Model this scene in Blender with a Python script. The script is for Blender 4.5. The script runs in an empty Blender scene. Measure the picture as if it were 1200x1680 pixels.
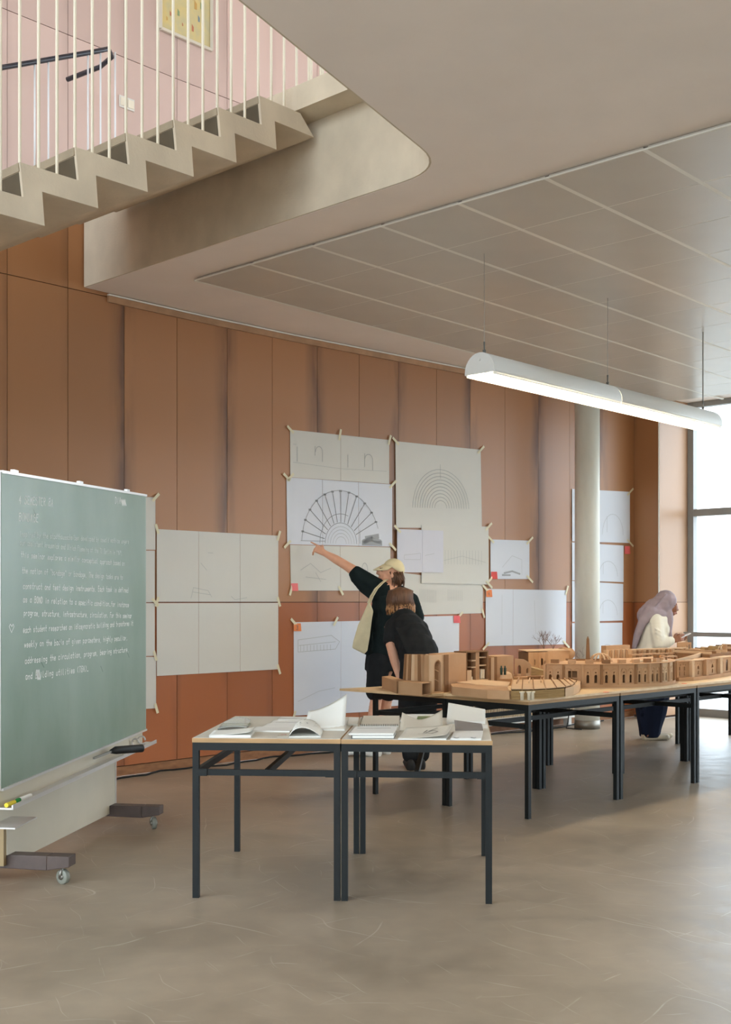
import bpy, bmesh, math, random
from mathutils import Vector, Matrix
random.seed(7)
# ------------------------------------------------------------------ camera, sky, exposure
F, HY, CH = 1914.0, 988.0, 1.45          # focal length (px of the 1200x1680 frame), horizon row, eye height
scene = bpy.context.scene
COL = scene.collection
cam = bpy.data.cameras.new('camera'); cam.sensor_width = 36; cam.sensor_fit = 'AUTO'
cam.lens = F / 1680 * 36; cam.shift_y = (HY - 840) / 1680; cam.clip_end = 200
camo = bpy.data.objects.new('camera', cam); COL.objects.link(camo)
camo.location = (0, 0, CH); camo.rotation_euler = (math.pi / 2, 0, 0)
scene.camera = camo
w = bpy.data.worlds.new('overcast_sky'); scene.world = w; w.use_nodes = True
bg = w.node_tree.nodes['Background']; bg.inputs[0].default_value = (0.845, 0.912, 1.0, 1); bg.inputs[1].default_value = 1.0
vs = scene.view_settings; vs.view_transform = 'Standard'; vs.look = 'None'; vs.gamma = 1; vs.use_curve_mapping = False
vs.exposure = 2.97
scene.cycles.use_denoising = True
scene.cycles.max_bounces = 10; scene.cycles.diffuse_bounces = 6; scene.cycles.transparent_max_bounces = 12
scene.cycles.sample_clamp_indirect = 6

# room plan (metres, camera above 0,0)
def wall_polyline():
    pts = [Vector((-7.76, 3.67)), Vector((-2.264, 9.49))]
    a = [43.4, 45.7, 48.0]
    lim = [(330 - 600) / F, (480 - 600) / F, (1041 - 600) / F]
    p = pts[-1].copy()
    for ang, l in zip(a, lim):
        d = Vector((math.sin(math.radians(ang)), math.cos(math.radians(ang))))
        k = (l * p.y - p.x) / (d.x - l * d.y)
        p = p + d * k; pts.append(p.copy())
    return pts
WALL = wall_polyline()
WD = (WALL[-1] - WALL[-2]).normalized(); WN = Vector((WD.y, -WD.x))
PIL = WALL[-1] + WN * 0.365                       # front corner of the casing beside the window
kk = ((1130 - 600) / F * PIL.y - PIL.x) / (WD.x - (1130 - 600) / F * WD.y)
WIN0 = PIL + WD * kk
GD = Vector((0.72, -0.694)).normalized()          # along the glazed end wall
C1 = WIN0 + GD * 13; C0 = WALL[0]; C3 = C0 + GD * 13
ZC, ZU, ZR = 4.0, 4.742, 7.9                      # ceiling, upper floor, upper ceiling

def portal(p, q, z0, z1):
    L = bpy.data.lights.new('daylight_portal', 'AREA'); L.shape = 'RECTANGLE'
    L.size = (q - p).length; L.size_y = z1 - z0; L.energy = 1; L.cycles.is_portal = True
    o = bpy.data.objects.new('daylight_portal', L); COL.objects.link(o)
    m = (p + q) / 2; n = Vector(((q - p).y, -(q - p).x)).normalized()
    d = (q - p).normalized()
    inward = n
    zc = Vector((-inward.x, -inward.y, 0)); yc = Vector((0, 0, 1)); xc = yc.cross(zc)
    M = Matrix((xc, yc, zc)).transposed().to_4x4(); M.translation = (m.x - inward.x * .12, m.y - inward.y * .12, (z0 + z1) / 2)
    o.matrix_world = M
portal(WIN0, C1, 0.05, 4.0); portal(WIN0, C1, 4.8, 7.8)
portal(C3, C0, 0.05, 4.0); portal(C3, C0, 4.8, 7.8)

# ------------------------------------------------------------------ helpers
def ray(px): return Vector(((px - 600) / F, 1.0))
def onh(px, py, h=0.0):                            # pixel -> point on the horizontal plane of height h
    y = F * (CH - h) / (py - HY); return Vector(((px - 600) / F * y, y, h))
def at(px, py, y):                                 # pixel -> point at depth y
    return Vector(((px - 600) / F * y, y, CH - (py - HY) / F * y))
def wall_at(px):                                   # pixel column -> plan point on the timber wall
    r = ray(px)
    for a, b in zip(WALL[:-1], WALL[1:]):
        d = b - a; den = r.x * d.y - r.y * d.x
        if abs(den) < 1e-9: continue
        u = (a.x * r.y - a.y * r.x) / den
        if -1e-6 <= u <= 1 + 1e-6: return a + d * u
    a, b = WALL[-2], WALL[-1]; d = b - a
    u = (a.x * r.y - a.y * r.x) / (r.x * d.y - r.y * d.x); return a + d * u
def wall_n(px):
    a, b = wall_at(px - 2), wall_at(px + 2); d = (b - a).normalized(); return Vector((d.y, -d.x))
def onwall(px, py, off=0.0):
    p = wall_at(px); n = wall_n(px); z = CH - (py - HY) / F * p.y
    return Vector((p.x + n.x * off, p.y + n.y * off, z))
def v3(p, z): return Vector((p.x, p.y, z))

def lin(c):
    return tuple(((x / 255) / 12.92 if x / 255 <= .04045 else ((x / 255 + .055) / 1.055) ** 2.4) for x in c)
MATS = {}
def mat(name, c=(200, 200, 200), rough=.6, spec=.4, metal=0.0, var=0.0, scale=(6, 6, 6), c2=None, bump=0.0, bscale=None, emit=None, rnd=0.0, coat=0, sub=None):
    if name in MATS: return MATS[name]
    m = bpy.data.materials.new(name); m.use_nodes = True; nt = m.node_tree; b = nt.nodes['Principled BSDF']
    col = lin(c) + (1,)
    b.inputs['Base Color'].default_value = col; b.inputs['Roughness'].default_value = rough
    b.inputs['Specular IOR Level'].default_value = spec; b.inputs['Metallic'].default_value = metal
    if coat: b.inputs['Coat Weight'].default_value = coat; b.inputs['Coat Roughness'].default_value = .25
    if emit: b.inputs['Emission Color'].default_value = emit[0] + (1,); b.inputs['Emission Strength'].default_value = emit[1]
    if var or c2 or bump:
        tc = nt.nodes.new('ShaderNodeTexCoord'); mp = nt.nodes.new('ShaderNodeMapping'); mp.inputs['Scale'].default_value = scale
        nt.links.new(tc.outputs['Object'], mp.inputs[0])
        nz = nt.nodes.new('ShaderNodeTexNoise'); nz.inputs['Scale'].default_value = 1; nz.inputs['Detail'].default_value = 6
        nt.links.new(mp.outputs[0], nz.inputs['Vector'])
        if var or c2:
            mx = nt.nodes.new('ShaderNodeMix'); mx.data_type = 'RGBA'
            d = lin(c2) + (1,) if c2 else tuple(x * (1 - var) for x in col[:3]) + (1,)
            e = col if c2 else tuple(min(1, x * (1 + var)) for x in col[:3]) + (1,)
            rp = nt.nodes.new('ShaderNodeMapRange'); rp.inputs[1].default_value = .3; rp.inputs[2].default_value = .7
            nt.links.new(nz.outputs['Fac'], rp.inputs[0]); nt.links.new(rp.outputs[0], mx.inputs['Factor'])
            mx.inputs['A'].default_value = d; mx.inputs['B'].default_value = e
            out = mx.outputs['Result']
            if rnd:
                oi = nt.nodes.new('ShaderNodeObjectInfo'); hs = nt.nodes.new('ShaderNodeHueSaturation')
                r2 = nt.nodes.new('ShaderNodeMapRange'); r2.inputs[3].default_value = 1 - rnd; r2.inputs[4].default_value = 1 + rnd
                nt.links.new(oi.outputs['Random'], r2.inputs[0]); nt.links.new(r2.outputs[0], hs.inputs['Value'])
                nt.links.new(out, hs.inputs['Color']); out = hs.outputs[0]
            nt.links.new(out, b.inputs['Base Color'])
        if bump:
            bp = nt.nodes.new('ShaderNodeBump'); bp.inputs['Strength'].default_value = bump; bp.inputs['Distance'].default_value = .01
            src = nz.outputs['Fac']
            if bscale:
                n2 = nt.nodes.new('ShaderNodeTexNoise'); n2.inputs['Scale'].default_value = bscale; nt.links.new(tc.outputs['Object'], n2.inputs['Vector']); src = n2.outputs['Fac']
            nt.links.new(src, bp.inputs['Height']); nt.links.new(bp.outputs[0], b.inputs['Normal'])
    MATS[name] = m; return m

class MB:
    def __init__(s): s.v = []; s.f = []
    def add(s, vs, fs):
        n = len(s.v); s.v += [Vector(x) for x in vs]; s.f += [tuple(i + n for i in f) for f in fs]; return s
    def hexa(s, b, t):                              # four bottom, four top points
        return s.add(list(b) + list(t), [(3, 2, 1, 0), (4, 5, 6, 7), (0, 1, 5, 4), (1, 2, 6, 5), (2, 3, 7, 6), (3, 0, 4, 7)])
    def box(s, c, d, rz=0.0):
        M = Matrix.Rotation(rz, 3, 'Z'); c = Vector(c); h = Vector(d) / 2
        P = lambda x, y, z: c + M @ Vector((x * h.x, y * h.y, z * h.z))
        return s.hexa([P(-1, -1, -1), P(1, -1, -1), P(1, 1, -1), P(-1, 1, -1)], [P(-1, -1, 1), P(1, -1, 1), P(1, 1, 1), P(-1, 1, 1)])
    def bar(s, a, b, wx, wz, up=(0, 0, 1)):         # rectangular bar from a to b
        a = Vector(a); b = Vector(b); d = (b - a).normalized(); u = Vector(up)
        if abs(d.dot(u)) > .99: u = Vector((0, 1, 0))
        x = d.cross(u).normalized() * wx / 2; y = x.normalized().cross(d).normalized() * wz / 2
        return s.hexa([a - x - y, a + x - y, b + x - y, b - x - y], [a - x + y, a + x + y, b + x + y, b - x + y])
    def prism(s, poly, z0, z1):
        n = len(poly); z0f = z0 if callable(z0) else (lambda i: z0); z1f = z1 if callable(z1) else (lambda i: z1)
        a = sum(poly[i].x * poly[(i + 1) % n].y - poly[(i + 1) % n].x * poly[i].y for i in range(n))
        if a < 0: poly = list(reversed(poly))
        vs = [v3(p, z0f(i)) for i, p in enumerate(poly)] + [v3(p, z1f(i)) for i, p in enumerate(poly)]
        return s.add(vs, [tuple(reversed(range(n))), tuple(range(n, 2 * n))] + [(i, (i + 1) % n, n + (i + 1) % n, n + i) for i in range(n)])
    def tube(s, pts, r, n=8, cap=True):
        pts = [Vector(p) for p in pts]; R = r if isinstance(r, (list, tuple)) else [r] * len(pts); base = len(s.v)
        prev = None
        for i, p in enumerate(pts):
            d = (pts[min(i + 1, len(pts) - 1)] - pts[max(i - 1, 0)]).normalized()
            if prev is None: x = d.orthogonal().normalized()
            else: x = (prev - d * prev.dot(d)).normalized()
            prev = x; y = d.cross(x)
            s.v += [p + (x * math.cos(2 * math.pi * k / n) + y * math.sin(2 * math.pi * k / n)) * R[i] for k in range(n)]
        for i in range(len(pts) - 1):
            for k in range(n):
                a = base + i * n + k; b = base + i * n + (k + 1) % n; s.f.append((a, b, b + n, a + n))
        if cap: s.f.append(tuple(base + k for k in reversed(range(n)))); s.f.append(tuple(base + (len(pts) - 1) * n + k for k in range(n)))
        return s
    def lathe(s, prof, c=(0, 0, 0), n=24, a0=0, a1=2 * math.pi):
        c = Vector(c); full = abs(a1 - a0 - 2 * math.pi) < 1e-6; base = len(s.v); m = n if full else n + 1
        for r, z in prof:
            for k in range(m):
                t = a0 + (a1 - a0) * k / n; s.v.append(c + Vector((r * math.cos(t), r * math.sin(t), z)))
        for i in range(len(prof) - 1):
            for k in range(n):
                a = base + i * m + k; b = base + i * m + (k + 1) % m; s.f.append((a, b, b + m, a + m))
        return s
    def ball(s, c, r, rot=None, n=10, m=7):
        c = Vector(c); r = Vector(r) if not isinstance(r, (int, float)) else Vector((r, r, r)); base = len(s.v)
        Mx = rot if rot else Matrix.Identity(3)
        s.v.append(c + Mx @ Vector((0, 0, r.z)))
        for i in range(1, m):
            t = math.pi * i / m
            for k in range(n):
                q = 2 * math.pi * k / n
                s.v.append(c + Mx @ Vector((r.x * math.sin(t) * math.cos(q), r.y * math.sin(t) * math.sin(q), r.z * math.cos(t))))
        s.v.append(c + Mx @ Vector((0, 0, -r.z))); last = len(s.v) - 1
        for k in range(n): s.f.append((base, base + 1 + k, base + 1 + (k + 1) % n))
        for i in range(m - 2):
            for k in range(n):
                a = base + 1 + i * n + k; b = base + 1 + i * n + (k + 1) % n; s.f.append((a, a + n, b + n, b))
        for k in range(n): s.f.append((base + 1 + (m - 2) * n + k, last, base + 1 + (m - 2) * n + (k + 1) % n))
        return s
    def limb(s, pts):                               # pts: (pos, radius) -> chain of balls, to be fused by a remesh
        for (a, ra), (b, rb) in zip(pts[:-1], pts[1:]):
            a = Vector(a); b = Vector(b); L = (b - a).length; n = max(1, int(L / (min(ra, rb) * .45)))
            for i in range(n + 1):
                t = i / n; s.ball(a.lerp(b, t), ra + (rb - ra) * t)
        return s
    def plate(s, outer, holes, M, th):              # flat plate with holes; outer/holes in 2D (x,z), M maps (x, depth, z)
        bm = bmesh.new(); es = []
        for loop in [outer] + holes:
            vv = [bm.verts.new((x, 0, z)) for x, z in loop]
            es += [bm.edges.new((vv[i], vv[(i + 1) % len(vv)])) for i in range(len(vv))]
        bmesh.ops.triangle_fill(bm, edges=es, use_beauty=True)
        bm.verts.index_update(); bm.verts.ensure_lookup_table(); n = len(bm.verts)
        vs = [M(v.co.x, 0, v.co.z) for v in bm.verts] + [M(v.co.x, th, v.co.z) for v in bm.verts]
        fs = [tuple(v.index for v in f.verts) for f in bm.faces]
        fs = fs + [tuple(i + n for i in reversed(f)) for f in fs]
        for e in bm.edges:
            if len(e.link_faces) == 1: a, b = e.verts[0].index, e.verts[1].index; fs.append((a, b, b + n, a + n))
        bm.free(); return s.add(vs, fs)
    def mesh(s, name, m, smooth=False, off=None):
        me = bpy.data.meshes.new(name); vs = s.v if off is None else [v - off for v in s.v]
        me.from_pydata([tuple(v) for v in vs], [], s.f); me.update()
        bm = bmesh.new(); bm.from_mesh(me); bmesh.ops.recalc_face_normals(bm, faces=bm.faces); bm.to_mesh(me); bm.free()
        if m: me.materials.append(m)
        if smooth:
            for p in me.polygons: p.use_smooth = True
        return me

def link(name, me, parent=None):
    o = bpy.data.objects.new(name, me); COL.objects.link(o)
    if parent is not None: o.parent = parent
    return o
def tag(o, label=None, cat=None, group=None, kind=None):
    if label: o['label'] = label
    if cat: o['category'] = cat
    if group: o['group'] = group
    if kind: o['kind'] = kind
    return o
def thing(name, label, cat, loc=(0, 0, 0), rz=0, group=None):
    o = link(name, None); o.location = loc; o.rotation_euler = (0, 0, rz)
    return tag(o, label, cat, group)
def part(name, mb, m, parent, smooth=False, world=True, bev=0.0):
    """a part given in world coordinates under an unrotated thing (or in local ones with world=False)"""
    off = None
    if world and parent is not None:
        q = parent; off = Vector((0, 0, 0))
        while q is not None: off += Vector(q.location); q = q.parent
    o = link(name, mb.mesh(name, m, smooth, off), parent)
    if bev:
        b = o.modifiers.new('bevel', 'BEVEL'); b.width = bev; b.segments = 2; b.limit_method = 'ANGLE'
    return o
def single(name, mb, m, label, cat, group=None, smooth=False, bev=0.0):
    """a thing that is one mesh; its origin goes to its base"""
    vs = mb.v; c = Vector((sum(v.x for v in vs) / len(vs), sum(v.y for v in vs) / len(vs), min(v.z for v in vs)))
    o = link(name, mb.mesh(name, m, smooth, c)); o.location = c
    if bev:
        b = o.modifiers.new('bevel', 'BEVEL'); b.width = bev; b.segments = 2; b.limit_method = 'ANGLE'
    return tag(o, label, cat, group)
def struct(name, mb, m, smooth=False, parent=None):
    o = link(name, mb.mesh(name, m, smooth), parent)
    if parent is None: o['kind'] = 'structure'
    return o
def copy_tree(o, parent=None):
    c = o.copy(); COL.objects.link(c); c.parent = parent
    for ch in list(o.children): copy_tree(ch, c)
    return c
# ------------------------------------------------------------------ materials of the setting
def nodes(m): return m.node_tree.nodes, m.node_tree.links
def wood_mat(name, c1, c2, stain, rough=.42, side=0):
    m = bpy.data.materials.new(name); m.use_nodes = True; N, L = nodes(m); b = N['Principled BSDF']
    b.inputs['Roughness'].default_value = rough; b.inputs['Specular IOR Level'].default_value = .45
    tc = N.new('ShaderNodeTexCoord'); oi = N.new('ShaderNodeObjectInfo')
    off = N.new('ShaderNodeVectorMath'); off.operation = 'MULTIPLY_ADD'; off.inputs[1].default_value = (13, 7, 31)
    L.new(oi.outputs['Random'], off.inputs[0]); L.new(tc.outputs['Object'], off.inputs[2])
    def noise(scale, det=5):
        mp = N.new('ShaderNodeMapping'); mp.inputs['Scale'].default_value = scale; L.new(off.outputs[0], mp.inputs[0])
        n = N.new('ShaderNodeTexNoise'); n.inputs['Scale'].default_value = 1; n.inputs['Detail'].default_value = det; L.new(mp.outputs[0], n.inputs['Vector']); return n.outputs['Fac']
    g = noise((26, 26, .7)); g2 = noise((70, 70, 1.4), 3); big = noise((1.1, 1.1, .5), 3)
    add = N.new('ShaderNodeMath'); add.operation = 'MULTIPLY_ADD'; add.inputs[1].default_value = .45; L.new(g2, add.inputs[0])
    a2 = N.new('ShaderNodeMath'); a2.operation = 'MULTIPLY_ADD'; a2.inputs[1].default_value = .6; L.new(g, a2.inputs[0]); L.new(add.outputs[0], a2.inputs[2])
    a3 = N.new('ShaderNodeMath'); a3.operation = 'MULTIPLY_ADD'; a3.inputs[1].default_value = .5; L.new(big, a3.inputs[0]); L.new(a2.outputs[0], a3.inputs[2])
    mr = N.new('ShaderNodeMapRange'); mr.inputs[1].default_value = .56; mr.inputs[2].default_value = .98; L.new(a3.outputs[0], mr.inputs[0])
    mx = N.new('ShaderNodeMix'); mx.data_type = 'RGBA'; mx.inputs['A'].default_value = lin(c1) + (1,); mx.inputs['B'].default_value = lin(c2) + (1,); L.new(mr.outputs[0], mx.inputs['Factor'])
    # old damp stains that run down along the joints of some boards
    sp = N.new('ShaderNodeSeparateXYZ'); L.new(tc.outputs['Generated'], sp.inputs[0])
    e = N.new('ShaderNodeMath'); e.operation = 'SUBTRACT'; e.inputs[1].default_value = {0: .5, 1: 0, -1: 1}[side]; L.new(sp.outputs[0], e.inputs[0])
    ab = N.new('ShaderNodeMath'); ab.operation = 'ABSOLUTE'; L.new(e.outputs[0], ab.inputs[0])
    r = N.new('ShaderNodeMapRange'); r.inputs[1].default_value = .36 if side == 0 else .72; r.inputs[2].default_value = .5 if side == 0 else .97; L.new(ab.outputs[0], r.inputs[0])
    st = noise((5, 5, .9), 4); r2 = N.new('ShaderNodeMapRange'); r2.inputs[1].default_value = .36; r2.inputs[2].default_value = .60; L.new(st, r2.inputs[0])
    ml = N.new('ShaderNodeMath'); ml.operation = 'MULTIPLY'; L.new(r.outputs[0], ml.inputs[0]); L.new(r2.outputs[0], ml.inputs[1])
    m3 = N.new('ShaderNodeMath'); m3.operation = 'MULTIPLY'; m3.inputs[1].default_value = stain; L.new(ml.outputs[0], m3.inputs[0])
    m2 = N.new('ShaderNodeMix'); m2.data_type = 'RGBA'; m2.inputs['B'].default_value = lin((88, 58, 42)) + (1,); L.new(mx.outputs['Result'], m2.inputs['A']); L.new(m3.outputs[0], m2.inputs['Factor'])
    hs = N.new('ShaderNodeHueSaturation'); rr = N.new('ShaderNodeMapRange'); rr.inputs[3].default_value = .9; rr.inputs[4].default_value = 1.08
    L.new(oi.outputs['Random'], rr.inputs[0]); L.new(rr.outputs[0], hs.inputs['Value']); L.new(m2.outputs['Result'], hs.inputs['Color'])
    L.new(hs.outputs[0], b.inputs['Base Color'])
    MATS[name] = m; return m
W_UP = wood_mat('veneer_faded', (102, 64, 37), (168, 117, 76), .35); W_UPR = wood_mat('veneer_faded_stain_a', (102, 64, 37), (168, 117, 76), .8, .42, 1); W_UPL = wood_mat('veneer_faded_stain_b', (102, 64, 37), (168, 117, 76), .8, .42, -1)
W_LO = wood_mat('veneer_orange', (128, 68, 32), (168, 97, 52), .45)
W_TOP = wood_mat('veneer_upper_daylit', (186, 154, 140), (212, 186, 176), .2, .35)  # pale pink: the upstairs daylight on this wood is put into its colour
W_WINLIT = wood_mat('veneer_window_lit', (156, 116, 86), (186, 146, 114), .2)  # casing front: window light put into the veneer colour
PLASTER = mat('ceiling_plaster', (236, 225, 216), .8, .2, var=.03, scale=(2, 2, 2))
WHITE = mat('white_paint', (225, 222, 214), .7, .3, var=.03, scale=(3, 3, 3))
CONC = mat('painted_concrete', (206, 192, 170), .8, .25, var=.10, scale=(4, 4, 3), bump=.15, bscale=60)
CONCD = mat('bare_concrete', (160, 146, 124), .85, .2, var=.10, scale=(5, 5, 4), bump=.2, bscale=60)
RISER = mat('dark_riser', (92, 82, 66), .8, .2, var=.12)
TILE = mat('perforated_metal_tile', (194, 186, 174), .34, .5, var=.03, scale=(3, 3, 3))
TBAR = mat('ceiling_rail_white', (232, 228, 218), .5, .4)
FRAME = mat('window_frame_grey', (150, 148, 144), .45, .5)
STEEL = mat('black_steel', (19, 22, 21), .5, .25, var=.12, scale=(20, 20, 3))
COLUMN = mat('column_paint', (222, 218, 204), .5, .4, var=.05, scale=(6, 6, 2))
CHROME = mat('brushed_metal', (150, 145, 136), .5, .5, 1.0)
RUBBER = mat('black_rubber', (28, 28, 28), .6, .3)

def floor_mat():
    m = bpy.data.materials.new('polished_screed'); m.use_nodes = True; N, L = nodes(m); b = N['Principled BSDF']
    tc = N.new('ShaderNodeTexCoord')
    def noise(s, det=6, dis=0.0):
        n = N.new('ShaderNodeTexNoise'); n.inputs['Scale'].default_value = s; n.inputs['Detail'].default_value = det; n.inputs['Distortion'].default_value = dis
        L.new(tc.outputs['Object'], n.inputs['Vector']); return n.outputs['Fac']
    a = noise(.9, 8, .4); c = noise(7, 6)
    mm = N.new('ShaderNodeMath'); mm.operation = 'MULTIPLY_ADD'; mm.inputs[1].default_value = .45; L.new(c, mm.inputs[0]); L.new(a, mm.inputs[2])
    r = N.new('ShaderNodeMapRange'); r.inputs[1].default_value = .5; r.inputs[2].default_value = .95; L.new(mm.outputs[0], r.inputs[0])
    mx = N.new('ShaderNodeMix'); mx.data_type = 'RGBA'; mx.inputs['A'].default_value = lin((134, 120, 102)) + (1,); mx.inputs['B'].default_value = lin((168, 152, 131)) + (1,); L.new(r.outputs[0], mx.inputs['Factor'])
    # pale scuffs: thin bands of distorted waves, kept sparse by a second noise
    acc = None
    for rz_, sc, dist, lo_, seed in ((.7, .9, 12, .9975, 3.1), (2.1, .8, 9, .9985, 2.3), (1.4, 1.3, 16, .998, 4.7), (-.4, 1.0, 20, .9985, 1.9), (2.7, 1.6, 7, .999, 3.7)):
        mp2 = N.new('ShaderNodeMapping'); mp2.inputs['Rotation'].default_value = (0, 0, rz_); mp2.inputs['Location'].default_value = (seed, seed * 2, 0); L.new(tc.outputs['Object'], mp2.inputs[0])
        wv = N.new('ShaderNodeTexWave'); wv.inputs['Scale'].default_value = sc; wv.inputs['Distortion'].default_value = dist; wv.inputs['Detail'].default_value = 3; wv.inputs['Detail Scale'].default_value = .5; L.new(mp2.outputs[0], wv.inputs['Vector'])
        rw = N.new('ShaderNodeMapRange'); rw.inputs[1].default_value = lo_; rw.inputs[2].default_value = 1.0; L.new(wv.outputs['Fac'], rw.inputs[0])
        n_ = N.new('ShaderNodeTexNoise'); n_.inputs['Scale'].default_value = seed; n_.inputs['Detail'].default_value = 3; L.new(mp2.outputs[0], n_.inputs['Vector'])
        rs = N.new('ShaderNodeMapRange'); rs.inputs[1].default_value = .52; rs.inputs[2].default_value = .66; L.new(n_.outputs['Fac'], rs.inputs[0])
        ml = N.new('ShaderNodeMath'); ml.operation = 'MULTIPLY'; L.new(rw.outputs[0], ml.inputs[0]); L.new(rs.outputs[0], ml.inputs[1])
        if acc is None: acc = ml.outputs[0]
        else:
            mxx = N.new('ShaderNodeMath'); mxx.operation = 'MAXIMUM'; L.new(acc, mxx.inputs[0]); L.new(ml.outputs[0], mxx.inputs[1]); acc = mxx.outputs[0]
    m2 = N.new('ShaderNodeMath'); m2.operation = 'MULTIPLY'; m2.inputs[1].default_value = .6; L.new(acc, m2.inputs[0])
    mx2 = N.new('ShaderNodeMix'); mx2.data_type = 'RGBA'; mx2.inputs['B'].default_value = lin((196, 188, 174)) + (1,); L.new(mx.outputs['Result'], mx2.inputs['A']); L.new(m2.outputs[0], mx2.inputs['Factor'])
    L.new(mx2.outputs['Result'], b.inputs['Base Color'])
    rr = N.new('ShaderNodeMapRange'); rr.inputs[3].default_value = .30; rr.inputs[4].default_value = .48; L.new(c, rr.inputs[0]); L.new(rr.outputs[0], b.inputs['Roughness'])
    b.inputs['Specular IOR Level'].default_value = .38
    bp = N.new('ShaderNodeBump'); bp.inputs['Strength'].default_value = .05; bp.inputs['Distance'].default_value = .02; L.new(mm.outputs[0], bp.inputs['Height']); L.new(bp.outputs[0], b.inputs['Normal'])
    return m
def glass_mat():
    m = bpy.data.materials.new('window_glass'); m.use_nodes = True; N, L = nodes(m); N.remove(N['Principled BSDF'])
    t = N.new('ShaderNodeBsdfTransparent'); t.inputs[0].default_value = (.93, .97, .98, 1); g = N.new('ShaderNodeBsdfGlossy'); g.inputs['Roughness'].default_value = .03
    mx = N.new('ShaderNodeMixShader'); mx.inputs[0].default_value = .06; L.new(t.outputs[0], mx.inputs[1]); L.new(g.outputs[0], mx.inputs[2]); L.new(mx.outputs[0], N['Material Output'].inputs[0])
    return m
GLASS = glass_mat()

# ------------------------------------------------------------------ floor, ceilings, walls
room = [p for p in WALL] + [PIL, WIN0, C1, C3]
struct('floor', MB().prism(room, -.2, 0), floor_mat())
struct('ground_outside', MB().prism([Vector((-60, -60)), Vector((80, -60)), Vector((80, 80)), Vector((-60, 80))], -.4, -.22), mat('pale_paving', (150, 150, 146), .9))

# lower ceiling slab with the stair void: wall -> void edges -> around behind the camera
V1 = onh(140, 472, ZC).xy; V2 = onh(700, 287, ZC).xy; V3 = onh(680, 232, ZC).xy; V4 = onh(395, 0, ZC).xy
d12 = (V2 - V1).normalized(); d34 = (V4 - V3).normalized()
k = ((V3.x - V1.x) * d34.y - (V3.y - V1.y) * d34.x) / (d12.x * d34.y - d12.y * d34.x); VC = V1 + d12 * k
rc = []
ra = VC - d12 * .34; rb = VC + d34 * .34
for i in range(9):
    t = i / 8; rc.append(ra * (1 - t) ** 2 + VC * 2 * t * (1 - t) + rb * t * t)
VE = V4 + d34 * 3.2
VL = VE + Vector((-.72, .2)) * 4.2
wallpts = [V1] + [p for p in WALL if p.x > V1.x + .05]
slab_poly = wallpts + [PIL, WIN0, C1, C3, VL, VE] + list(reversed(rc))
struct_ceiling = struct('ceiling', MB().prism(slab_poly, ZC, ZU), PLASTER)
edge = [V1 + (V1 - VC).normalized() * .0] + rc + [VE]
# painted concrete facing of the void edge
mb = MB()
for a, b in zip(edge[:-1], edge[1:]):
    d = (b - a).normalized(); n = Vector((-d.y, d.x)); n = n if (a + n * .1 - Vector((-3, 6))).length < (a - n * .1 - Vector((-3, 6))).length else -n
    mb.hexa([v3(a - n * .02, ZC + .002), v3(b - n * .02, ZC + .002), v3(b + n * .012, ZC + .002), v3(a + n * .012, ZC + .002)], [v3(a - n * .02, ZU), v3(b - n * .02, ZU), v3(b + n * .012, ZU), v3(a + n * .012, ZU)])
struct('slab_edge', mb, CONC, parent=struct_ceiling)
struct('ceiling_upper', MB().prism(room, ZR, ZR + .2), PLASTER)

# hung metal ceiling: tiles and rails, children of the ceiling
TH = math.radians(42.446); D1 = Vector((math.sin(TH), math.cos(TH))); D2 = Vector((-math.cos(TH), math.sin(TH)))
G0 = Vector((1.5618, 6.5141)); TI, TJ = .68658, .65481
def grid(i, j): return G0 + D1 * (i * TI) + D2 * (j * TJ)
tm = None
rot = math.atan2(D1.y, D1.x)
def inside(p):                                      # inside the glazed end wall and the rear wall
    return (p - WIN0).dot(Vector((GD.y, -GD.x))) * -1 < -.35 if False else ((WIN0 - p).dot(D1) > .45)
for i in range(0, 13):
    for j in range(-7, 6):
        c = grid(i + .5, j + .5)
        if not inside(c): continue
        if tm is None:
            b = MB().box((0, 0, .011), (TI - .012, TJ - .03, .022)); tm = b.mesh('ceiling_tile', TILE)
        o = link('ceiling_tile', tm, struct_ceiling); o.location = (c.x, c.y, ZC - .026); o.rotation_euler = (0, 0, rot)
rm = MB().box((0, 0, 0), (1, .03, .012)).mesh('ceiling_rail', TBAR)
for j in range(-7, 7):
    a = grid(0, j); n = 12
    while not inside(grid(n, j) - D1 * .1): n -= 1
    b = grid(n + .45, j); m = (a + b) / 2
    o = link('ceiling_rail', rm, struct_ceiling); o.location = (m.x, m.y, ZC - .021); o.rotation_euler = (0, 0, rot); o.scale = ((b - a).length, 1, 1)
rm2 = MB().box((0, 0, 0), (1, .010, .008)).mesh('cross_rail', TBAR)
for i in range(0, 13):
    a = grid(i, -7); b = grid(i, 6); m = (a + b) / 2
    if not inside(m): continue
    o = link('cross_rail', rm2, struct_ceiling); o.location = (m.x, m.y, ZC - .0215); o.rotation_euler = (0, 0, rot + math.pi / 2); o.scale = ((b - a).length, 1, 1)

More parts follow.
